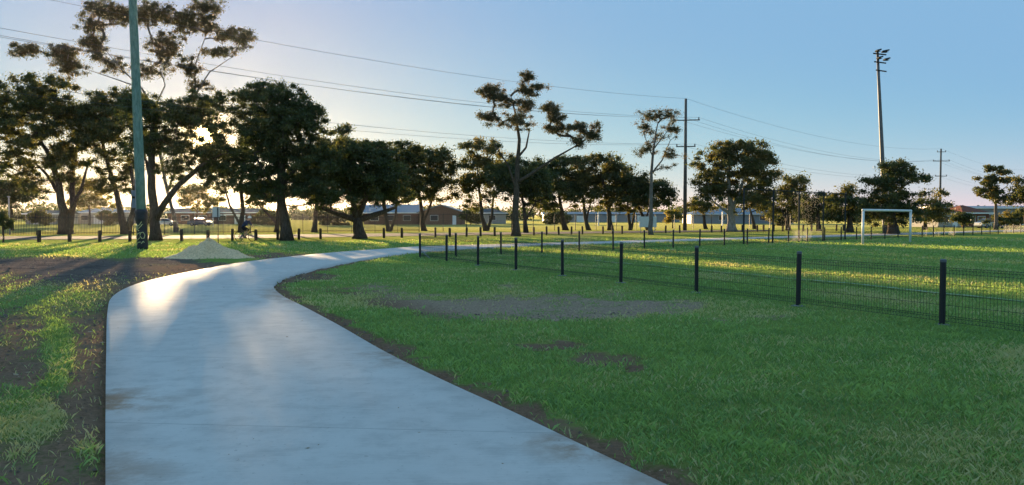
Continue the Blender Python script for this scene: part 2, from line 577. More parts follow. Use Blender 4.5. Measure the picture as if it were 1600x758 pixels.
def soil_masks(x, y):
    px, py = project(x, y, 0.0)
    front = y > 2.0
    n1 = fbm(x, y, 0.9, 3); n2 = fbm(x, y, 4.0, 9); n3 = fbm(x, y, 13.0, 15, 3)
    w = (n1 - 0.5) * 1.1 + (n2 - 0.5) * 1.2 + (n3 - 0.5) * 0.9
    b = np.where(front, blob(px + (n1 - 0.5) * 60, py + (n2 - 0.5) * 8, BARE), 0)
    gv = np.where(front, blob(px, py, GRAV), 0)
    gr = np.where(front, blob(px, py, GREEN), 0)
    dI = edge_dist(x, y, PI_); dO = edge_dist(x, y, PO)
    near = sstep(60, 20, y)
    eI = sstep(0.50, 0.06, dI + (n1 - 0.5) * 0.6 + (n2 - 0.5) * 0.5 + (n3 - 0.5) * 0.3) * near
    eO = sstep(0.75, 0.10, dO + (n1 - 0.5) * 0.7) * near
    left = sstep(0.2, 1.0, dI - dO)
    d = np.maximum(b * 0.98 + w * np.clip(b * 2, 0, 1) * 0.8, 0)
    d = np.maximum(d, np.maximum(eI * 1.05, eO * 0.85))
    d = np.where((left > 0.5) & (y < 27), np.maximum(d, 0.76 + w * 0.62), d)
    d = np.maximum(d, gv * 1.1 + w * 0.3 * (gv > 0.05))
    d = d * (1 - gr * (0.3 + n2 * 1.3).clip(0, 1))
    pale = np.where(dI < dO, sstep(1.2, 2.6, dI), 0.15) * np.where(py > 530, 0.0, 1.0)
    pale = np.where(dI < dO, pale * sstep(560, 520, py), 0.12)
    return np.clip(d, 0, 1), np.clip(pale, 0, 1), np.clip(gv, 0, 1)


# ------------------------------------------------------------------ ground sheet
def axis(parts):
    out = []
    for a, b, s in parts:
        out += list(np.arange(a, b - 1e-6, s))
    return out


xs = np.array(axis([(-1500, -300, 100), (-300, -60, 12), (-60, -16, 1.0), (-16, -11, 0.3), (-11, 12, 0.11), (12, 20, 0.3), (20, 60, 1.0), (60, 300, 12), (300, 1501, 100)]))
ys = np.array(axis([(-60, -10, 5), (-10, 3, 0.5), (3, 22, 0.11), (22, 40, 0.25), (40, 90, 0.8), (90, 300, 6), (300, 2401, 100)]))
gx, gy = np.meshgrid(xs, ys)
fx, fy = gx.ravel(), gy.ravel()
nearm = (np.abs(fx) < 70) & (fy < 110) & (fy > -12)
dirt = np.zeros(fx.shape); pale = dirt.copy(); grav = dirt.copy(); ins = np.zeros(fx.shape, bool)
a_, b_, c_ = soil_masks(fx[nearm], fy[nearm])
dirt[nearm], pale[nearm], grav[nearm] = a_, b_, c_
ins[nearm] = inside(fx[nearm], fy[nearm])
z = gz(fy)
det = ((fbm(fx, fy, 5.0, 21) - 0.5) * 0.035 + (fbm(fx, fy, 1.1, 5) - 0.5) * 0.05) * sstep(70, 30, fy) * sstep(30, 14, np.abs(fx))
det += dirt * ((fbm(fx, fy, 14, 31) - 0.5) * 0.05 - 0.025) * sstep(26, 12, fy)
z = z + det
z = np.where(ins, gz(fy) - 0.10, z)
dry = sstep(74, 80, fy - 0.55 * (fx + 40)) * 0.85
ppx, ppy = project(fx, fy, 0.0)
dry = np.maximum(dry, 0.28 * sstep(0.5, 0.75, fbm(fx, fy, 0.35, 77)) * (fx > -3) * (fy < 40))
nx, ny = len(xs), len(ys)
idx = np.arange(nx * ny).reshape(ny, nx)
quads = np.stack([idx[:-1, :-1], idx[:-1, 1:], idx[1:, 1:], idx[1:, :-1]], -1).reshape(-1, 4)


def np_mesh(name, verts, faces, mat, smooth=False, attrs=None, domain='POINT'):
    me = bpy.data.meshes.new(name)
    k = faces.shape[1]
    me.vertices.add(len(verts)); me.vertices.foreach_set('co', np.ascontiguousarray(verts, np.float32).ravel())
    me.loops.add(faces.size); me.loops.foreach_set('vertex_index', np.ascontiguousarray(faces, np.int32).ravel())
    me.polygons.add(len(faces)); me.polygons.foreach_set('loop_start', np.arange(0, faces.size, k, dtype=np.int32))
    me.update(calc_edges=True)
    if smooth: me.polygons.foreach_set('use_smooth', np.ones(len(faces), bool))
    if mat: me.materials.append(mat)
    for a, v in (attrs or {}).items():
        at_ = me.attributes.new(a, 'FLOAT', domain)
        at_.data.foreach_set('value', np.ascontiguousarray(v, np.float32))
    return me


ground = link('ground', np_mesh('ground', np.stack([fx, fy, z], -1), quads, M_GROUND, True,
                                {'dirt': dirt, 'pale': pale, 'gravel': grav, 'dry': dry}))
tag(ground, 'green lawn with bare soil patches beside the concrete path', None, None, 'structure')

# concrete path: top sheet with a real edge
pv, pf = [], []
soil = []
ACR = 7
for i in range(NP):
    a, b = PO[i], PI_[i]
    for k in range(ACR):
        p = a.lerp(b, k / (ACR - 1))
        pv.append((p.x, p.y, float(gz(p.y)) + 0.035)); soil.append(0)
    pv.append((a.x, a.y, float(gz(a.y)) - 0.12)); soil.append(0)
    pv.append((b.x, b.y, float(gz(b.y)) - 0.12)); soil.append(0)
W = ACR + 2
for i in range(NP - 1):
    q = i * W
    for k in range(ACR - 1):
        pf.append((q + k, q + k + 1, q + W + k + 1, q + W + k))
    pf.append((q + ACR, q, q + W, q + W + ACR))
    pf.append((q + ACR - 1, q + ACR + 1, q + W + ACR + 1, q + W + ACR - 1))
pv = np.array(pv); pf = np.array(pf)
spx, spy = project(pv[:, 0], pv[:, 1], pv[:, 2])
sl = blob(spx, spy, [(195, 628, 70, 26, 1.0), (905, 702, 70, 24, 0.9), (950, 738, 30, 14, 1.0), (620, 560, 60, 16, 0.7), (180, 740, 40, 40, 0.6), (440, 462, 40, 12, 0.7), (1000, 750, 60, 20, 0.8)])
cen = [(a + b) / 2 for a, b in zip(PO, PI_)]
arc = np.concatenate([[0], np.cumsum([(b - a).length for a, b in zip(cen, cen[1:])])])
path = link('path', np_mesh('path', pv, pf, M_CONC, False, {'soil': sl, 'arc': np.repeat(arc, W)}))
tag(path, 'pale concrete footpath curving away to the right', None, None, 'structure')


def ribbon(name, near_px, far_px, mat, lift, label):
    A = resample(catmull([G(*p).to_2d() for p in near_px], 1.0), 90)
    B = resample(catmull([G(*p).to_2d() for p in far_px], 1.0), 90)
    mb = MB()
    for a, b in zip(A, B):
        mb.v += [(a.x, a.y, float(gz(a.y)) + lift), (b.x, b.y, float(gz(b.y)) + lift)]
    mb.f = [(2 * i, 2 * i + 2, 2 * i + 3, 2 * i + 1) for i in range(89)]
    return tag(mb.build(name, mat), label, None, None, 'structure')


ribbon('road', [(-250, 376), (0, 375), (200, 374.2), (400, 372.5), (600, 369.8), (760, 367.4), (900, 365.4), (1060, 363.2), (1200, 361.5)],
       [(-250, 370), (0, 369.5), (200, 369), (400, 367.2), (600, 365), (760, 363.4), (900, 362), (1060, 360.6), (1200, 359.4)], M_ASPHALT, 0.03,
       'dusty grey access road running behind the bollards')

# ------------------------------------------------------------------ grass blades
M_BLADE = leaf_material('grass_blades', (0.145, 0.265, 0.085), (0.345, 0.515, 0.165), (0.54, 0.51, 0.27), 0.35)


def grass_field(name, label, cells, seed):
    rng = np.random.default_rng(seed)
    V, Rn, Cl = [], [], []
    for (x0, x1, y0, y1, dens, hh, ww) in cells:
        n = int((x1 - x0) * (y1 - y0) * dens)
        x = rng.uniform(x0, x1, n); y = rng.uniform(y0, y1, n)
        px, py = project(x, y, 0.0)
        ok = (px > -140) & (px < 1760) & (py < 830) & (py > np.interp(px, [-250, 0, 200, 400, 600, 760, 900, 1060, 1200, 1800], [377.5, 376.6, 375.8, 374, 371.2, 368.6, 366.5, 364.2, 362.5, 359]))
        x, y = x[ok], y[ok]
        d, _, gv = soil_masks(x, y)
        keep = ~inside(x, y) & (rng.random(len(x)) > 0.97 * sstep(0.15, 0.80, d)) & (fbm(x, y, 6.0, 61, 2) + rng.random(len(x)) * 0.5 > 0.42)
        keep &= np.minimum(edge_dist(x, y, PI_), edge_dist(x, y, PO)) > 0.03
        x, y, d = x[keep], y[keep], d[keep]
        n = len(x)
        zz = gz(y) + ((fbm(x, y, 5.0, 21) - 0.5) * 0.035 + (fbm(x, y, 1.1, 5) - 0.5) * 0.05) - 0.004
        pat = fbm(x, y, 0.55, 71)
        fine = fbm(x, y, 3.2, 83, 3)
        h = hh * (0.45 + 0.75 * rng.random(n)) * (0.55 + 0.9 * fine)
        a = rng.uniform(0, 2 * math.pi, n)
        lean = rng.uniform(0.25, 1.15, n) * h
        la = rng.uniform(0, 2 * math.pi, n)
        w = ww * rng.uniform(0.7, 1.3, n)
        base = np.stack([x, y, zz], -1)
        side = np.stack([np.cos(a) * w, np.sin(a) * w, np.zeros(n)], -1)
        mid = base + np.stack([np.cos(la) * lean * 0.35, np.sin(la) * lean * 0.35, h * 0.62], -1)
        tip = base + np.stack([np.cos(la) * lean, np.sin(la) * lean, h * 0.95], -1)
        V.append(np.stack([base - side, base + side, mid + side * 0.7, tip], 1).reshape(-1, 3))
        Rn.append(np.clip(rng.normal(0.45, 0.28, n) + (fine - 0.5) * 1.0, 0, 1))
        Cl.append(np.clip(0.10 + (pat - 0.5) * 2.8 + rng.random(n) ** 3 * 0.85 + 0.3 * np.clip(d * 2, 0, 1), 0, 1))
    V = np.concatenate(V); Rn = np.concatenate(Rn); Cl = np.concatenate(Cl)
    n = len(Rn)
    b = np.arange(n)[:, None] * 4
    T = np.concatenate([b + [0, 1, 2], b + [0, 2, 3]], 1).reshape(-1, 3)
    o = link(name, np_mesh(name, V, T, M_BLADE, False, {'rnd': np.repeat(Rn, 2), 'clump': np.repeat(Cl, 2)}, 'FACE'))
    return tag(o, label, 'grass', None, 'stuff')


grass_field('grass', 'short green lawn grass between the path and the mesh fence',
            [(-3.5, 7.5, 4.0, 7.0, 2300, 0.055, 0.0040), (-5, 11, 7.0, 11.0, 1100, 0.055, 0.0055), (-6.5, 15, 11.0, 17.0, 430, 0.055, 0.008),
             (-6.5, 20, 17.0, 26.0, 160, 0.055, 0.013), (-6.5, 26, 26.0, 36.0, 70, 0.06, 0.020)], 5)
grass_field('grass', 'patchy green grass tufts on the soil left of the path',
            [(-7, -1, 3.6, 7.0, 2600, 0.050, 0.0034), (-9.5, -3, 7.0, 12.0, 1000, 0.050, 0.0048), (-16, -6, 12.0, 22.0, 300, 0.05, 0.009)], 6)

grass_field('grass', 'sunlit grass verge between the path, the bollards and the field fence',
            [(-48, 34, 30.0, 46.0, 42, 0.085, 0.022), (-48, 50, 46.0, 62.0, 26, 0.095, 0.034)], 7)


# soil crumbs, pebbles and dry leaf litter lying on the bare ground, too many to count
def litter(name, label, n, cells, size, mat, keep_dirt, seed, flatness, on_path=False):
    rng = np.random.default_rng(seed)
    x = np.concatenate([rng.uniform(a, b, n) for a, b, _, _ in cells]); y = np.concatenate([rng.uniform(c, d, n) for _, _, c, d in cells])
    d, _, _ = soil_masks(x, y)
    ins_ = inside(x, y)
    ok = ins_ if on_path else (~ins_ & (d > keep_dirt))
    x, y = x[ok], y[ok]
    m = len(x)
    zz = gz(y) + ((0.037) if on_path else ((fbm(x, y, 5.0, 21) - 0.5) * 0.035 + (fbm(x, y, 1.1, 5) - 0.5) * 0.05 + d[ok] * ((fbm(x, y, 14, 31) - 0.5) * 0.05 - 0.025) * sstep(26, 12, y)))
    r = size * rng.lognormal(0, 0.5, m) * (0.6 + y / 22)
    a = rng.uniform(0, 6.28, m)
    ca, sa = np.cos(a) * r, np.sin(a) * r
    fl = flatness
    P = [np.stack([x + ca, y + sa, zz], -1), np.stack([x - sa * fl[0], y + ca * fl[0], zz - .001], -1), np.stack([x - ca * .9, y - sa * .9, zz + r * .1], -1), np.stack([x + sa * fl[0], y - ca * fl[0], zz - .001], -1),
         np.stack([x + ca * .1, y + sa * .1, zz + r * fl[1]], -1)]
    V = np.stack(P, 1).reshape(-1, 3)
    b = np.arange(m)[:, None] * 5
    T = np.concatenate([b + [0, 1, 4], b + [1, 2, 4], b + [2, 3, 4], b + [3, 0, 4]], 1).reshape(-1, 3)
    o = link(name, np_mesh(name, V, T, mat))
    return tag(o, label, 'debris', None, 'stuff')


M_CRUMB = simple('soil_crumbs', (0.15, 0.112, 0.086), 0.95, 0.4, 3)
M_DRYLEAF = simple('dry_leaves', (0.30, 0.22, 0.13), 0.8, 0.45, 2.3)
CELLS = [(-7.5, 6, 4, 8), (-10, 4, 8, 13), (-12, -5, 13, 22), (-26, -6, 18, 32)]
litter('soil_crumbs', 'loose crumbs of soil and small stones along the path edges', 9000, CELLS, 0.009, M_CRUMB, 0.45, 41, (.8, .7))
litter('leaf_litter', 'dry leaves scattered on the bare soil beside the path', 1100, CELLS, 0.017, M_DRYLEAF, 0.3, 42, (.4, .25))
litter('leaf_litter', 'few dry leaf scraps lying on the concrete path', 60, CELLS, 0.011, M_DRYLEAF, 0.3, 43, (.4, .25), True)

# ------------------------------------------------------------------ trees


def make_tree(name, label, base, stems, lobes, leaf='dark', bark=None, leaf_px=3.0, per=120, layers=3.2, clus_px=11.0, deep=0.85, seed=1, hollow=0.45, flat=0.62, depth=None, cat='tree', group='park trees', tw=1.0):
    rng = np.random.default_rng(seed)
    if depth is None:
        B = G(*base)
    else:
        B = at(base[0], base[1], depth); B.z = float(gz(depth))
    Y = B.y
    mpp = Y / F
    if leaf == 'gum':
        leaf_px, per, layers, flat, clus_px, tw = leaf_px * 1.05, int(per * 1.25), layers * 3.1, 0.85, clus_px * 1.0, 1.6
    else:
        leaf_px, per, layers, flat = leaf_px * 1.12, int(per * 1.7), layers * 1.5, 0.72
    root = empty(name, B, label, cat, group)
    bark = bark or M_BARK
    nodes, parent, trunk_mb = [], [], MB()
    rs = (0.62 if Y > 80 else 0.82) * (0.8 if leaf == 'gum' else 1.0)
    # trunk and main limbs
    for si, st in enumerate(stems):
        pts = []
        dy0 = 0.0 if si == 0 else rng.uniform(-1, 1) * 0.8
        for k, (px, py, r) in enumerate(st):
            p = at(px, py, Y)
            if k == 0 and si == 0: p = Vector((p.x, Y, B.z - 0.08))
            if k > 0 or si > 0: p.y += dy0 * k * 0.9
            pts.append((p, r * rs))
        P = [p for p, r in pts]; R = [r for p, r in pts]
        fine, rad = [], []
        for k in range(len(P) - 1):
            m = max(2, int((P[k + 1] - P[k]).length / 0.7))
            for j in range(m):
                t = j / m
                q = P[k].lerp(P[k + 1], t) + Vector(rng.normal(0, 0.05, 3)) * (1 if (k or j) else 0) * min(1.0, 2.5 * R[k])
                fine.append(q); rad.append(R[k] * (1 - t) + R[k + 1] * t)
        fine.append(P[-1]); rad.append(R[-1])
        if si == 0:                  # root flare
            rad[0] *= 1.35
            if len(rad) > 2: rad[1] *= 1.08
        trunk_mb.tube(fine, rad, 9)
        for q in fine: nodes.append(np.array(q))
    tn = len(nodes)
    trunk_mb.build('trunk', bark, root, smooth=True)
    # leaf clumps
    C, CR = [], []
    lobes = list(lobes)
    if leaf != 'gum' and len(lobes) > 2:        # loose filling between the main masses
        x0 = min(q[0] - q[2] for q in lobes); x1 = max(q[0] + q[2] for q in lobes); y0 = min(q[1] - q[3] for q in lobes); y1 = max(q[1] + q[3] for q in lobes)
        lobes.append(((x0 + x1) / 2, y0 * .42 + y1 * .58, (x1 - x0) * .42, (y1 - y0) * .42, .34))
    crp = clus_px * mpp
    for L in lobes:
        cx, cy, rx, ry = L[:4]
        rx, ry = (rx * 1.2, ry * 1.25) if leaf == 'gum' else ((rx * 1.28, ry * 1.22) if 480 < base[0] < 1020 else (rx * 1.17, ry * 1.17))
        dz = L[4] if len(L) > 4 else 1.0
        area = math.pi * rx * ry
        n = max(3, int(layers * dz * area / (math.pi * clus_px ** 2)))
        c0 = at(cx, cy, Y)
        dyc = rng.normal(0, 0.25) * rx * mpp
        for _ in range(n):
            v = rng.normal(0, 1, 3); v /= np.linalg.norm(v)
            r = (hollow + (1 - hollow) * rng.random()) if rng.random() < 0.75 else rng.random()
            if v[2] < -0.2 and rng.random() < 0.4: v[2] = -v[2]
            cc = np.array([c0.x + v[0] * r * rx * mpp, c0.y + dyc + v[1] * r * rx * mpp * deep, c0.z + v[2] * r * ry * mpp])
            to = cc - np.array((0, 0, EYE)); to /= np.linalg.norm(to)
            if to @ np.array(SUN) > math.cos(math.radians(0.36)) and rng.random() < 0.85: continue    # the gap the sun shows through
            C.append(cc)
            CR.append(crp * rng.uniform(0.5, 1.35))
    C = np.array(C); CR = np.array(CR)
    # branches: each clump grows from the nearest wood below it
    nd = [n for n in nodes]
    wood = np.array(nd)
    order = np.argsort([np.min(np.linalg.norm(wood - c, axis=1)) for c in C])
    top_skip = 0.35 * (wood[:, 2].max() - B.z) + B.z
    cand = [n for n in nd if n[2] > min(top_skip, wood[:, 2].max() - 0.3)]
    children = {}
    par = [-1] * len(cand)
    chains = []
    for ci in order:
        c = C[ci]
        A = np.array(cand)
        dv = c - A
        cost = np.linalg.norm(dv, axis=1) + 1.1 * np.maximum(0, -dv[:, 2] + 0.1)
        k = int(np.argmin(cost))
        p0 = A[k]
        L = np.linalg.norm(c - p0)
        m = max(2, int(L / (1.6 * crp)) + 1)
        bow = rng.normal(0, 0.12, 3) * L; bow[2] = abs(bow[2]) * 0.6 - 0.04 * L
        idxs = [k]
        for j in range(1, m + 1):
            t = j / m
            q = p0 * (1 - t) + c * t + bow * (4 * t * (1 - t)) * 0.6
            cand.append(q); par.append(idxs[-1]); idxs.append(len(cand) - 1)
        chains.append(idxs)
    load = np.zeros(len(cand))
    for ch in chains:
        i = ch[-1]
        while i != -1:
            load[i] += 1; i = par[i]
    br = MB()
    tip = 0.012 * crp * tw + 0.005
    for ch in chains:
        rr = [tip * max(1.0, load[i]) ** 0.48 for i in ch]
        rr[0] = rr[1] * 1.1
        br.tube([cand[i] for i in ch], rr, 5, False)
    br.build('branches', bark, root, smooth=True)['kind'] = 'stuff'
    # leaves
    n = len(C) * per
    ci = np.repeat(np.arange(len(C)), per)
    v = rng.normal(0, 1, (n, 3)); v /= np.linalg.norm(v, axis=1)[:, None]
    r = np.minimum(np.abs(rng.normal(0, 0.5, n)), 1.0) + 0.15 * rng.random(n)
    P = C[ci] + v * (r * CR[ci])[:, None] * np.array([1.15, 1.15, flat])
    nr = rng.normal(0, 1, (n, 3)); nr[:, 2] += 0.5; nr /= np.linalg.norm(nr, axis=1)[:, None]
    t = rng.normal(0, 1, (n, 3)); t -= nr * np.sum(t * nr, 1)[:, None]; t /= np.linalg.norm(t, axis=1)[:, None]
    s = np.cross(nr, t)
    ll = leaf_px * mpp * rng.uniform(0.6, 1.25, n) * 0.5
    lw = ll * (rng.uniform(0.25, 0.45, n) if leaf == 'gum' else rng.uniform(0.4, 0.7, n))
    V = np.stack([P - t * ll[:, None], P + s * lw[:, None], P + t * ll[:, None], P - s * lw[:, None]], 1).reshape(-1, 3) - np.array(B)
    Fq = np.arange(n * 4).reshape(n, 4)
    cl = rng.random(len(C))
    me = np_mesh('crown', V, Fq, M_LEAF[leaf], False, {'rnd': rng.random(n), 'clump': np.clip(cl[ci] + rng.normal(0, 0.12, n), 0, 1)}, 'FACE')
    link('crown', me, root)
    return root


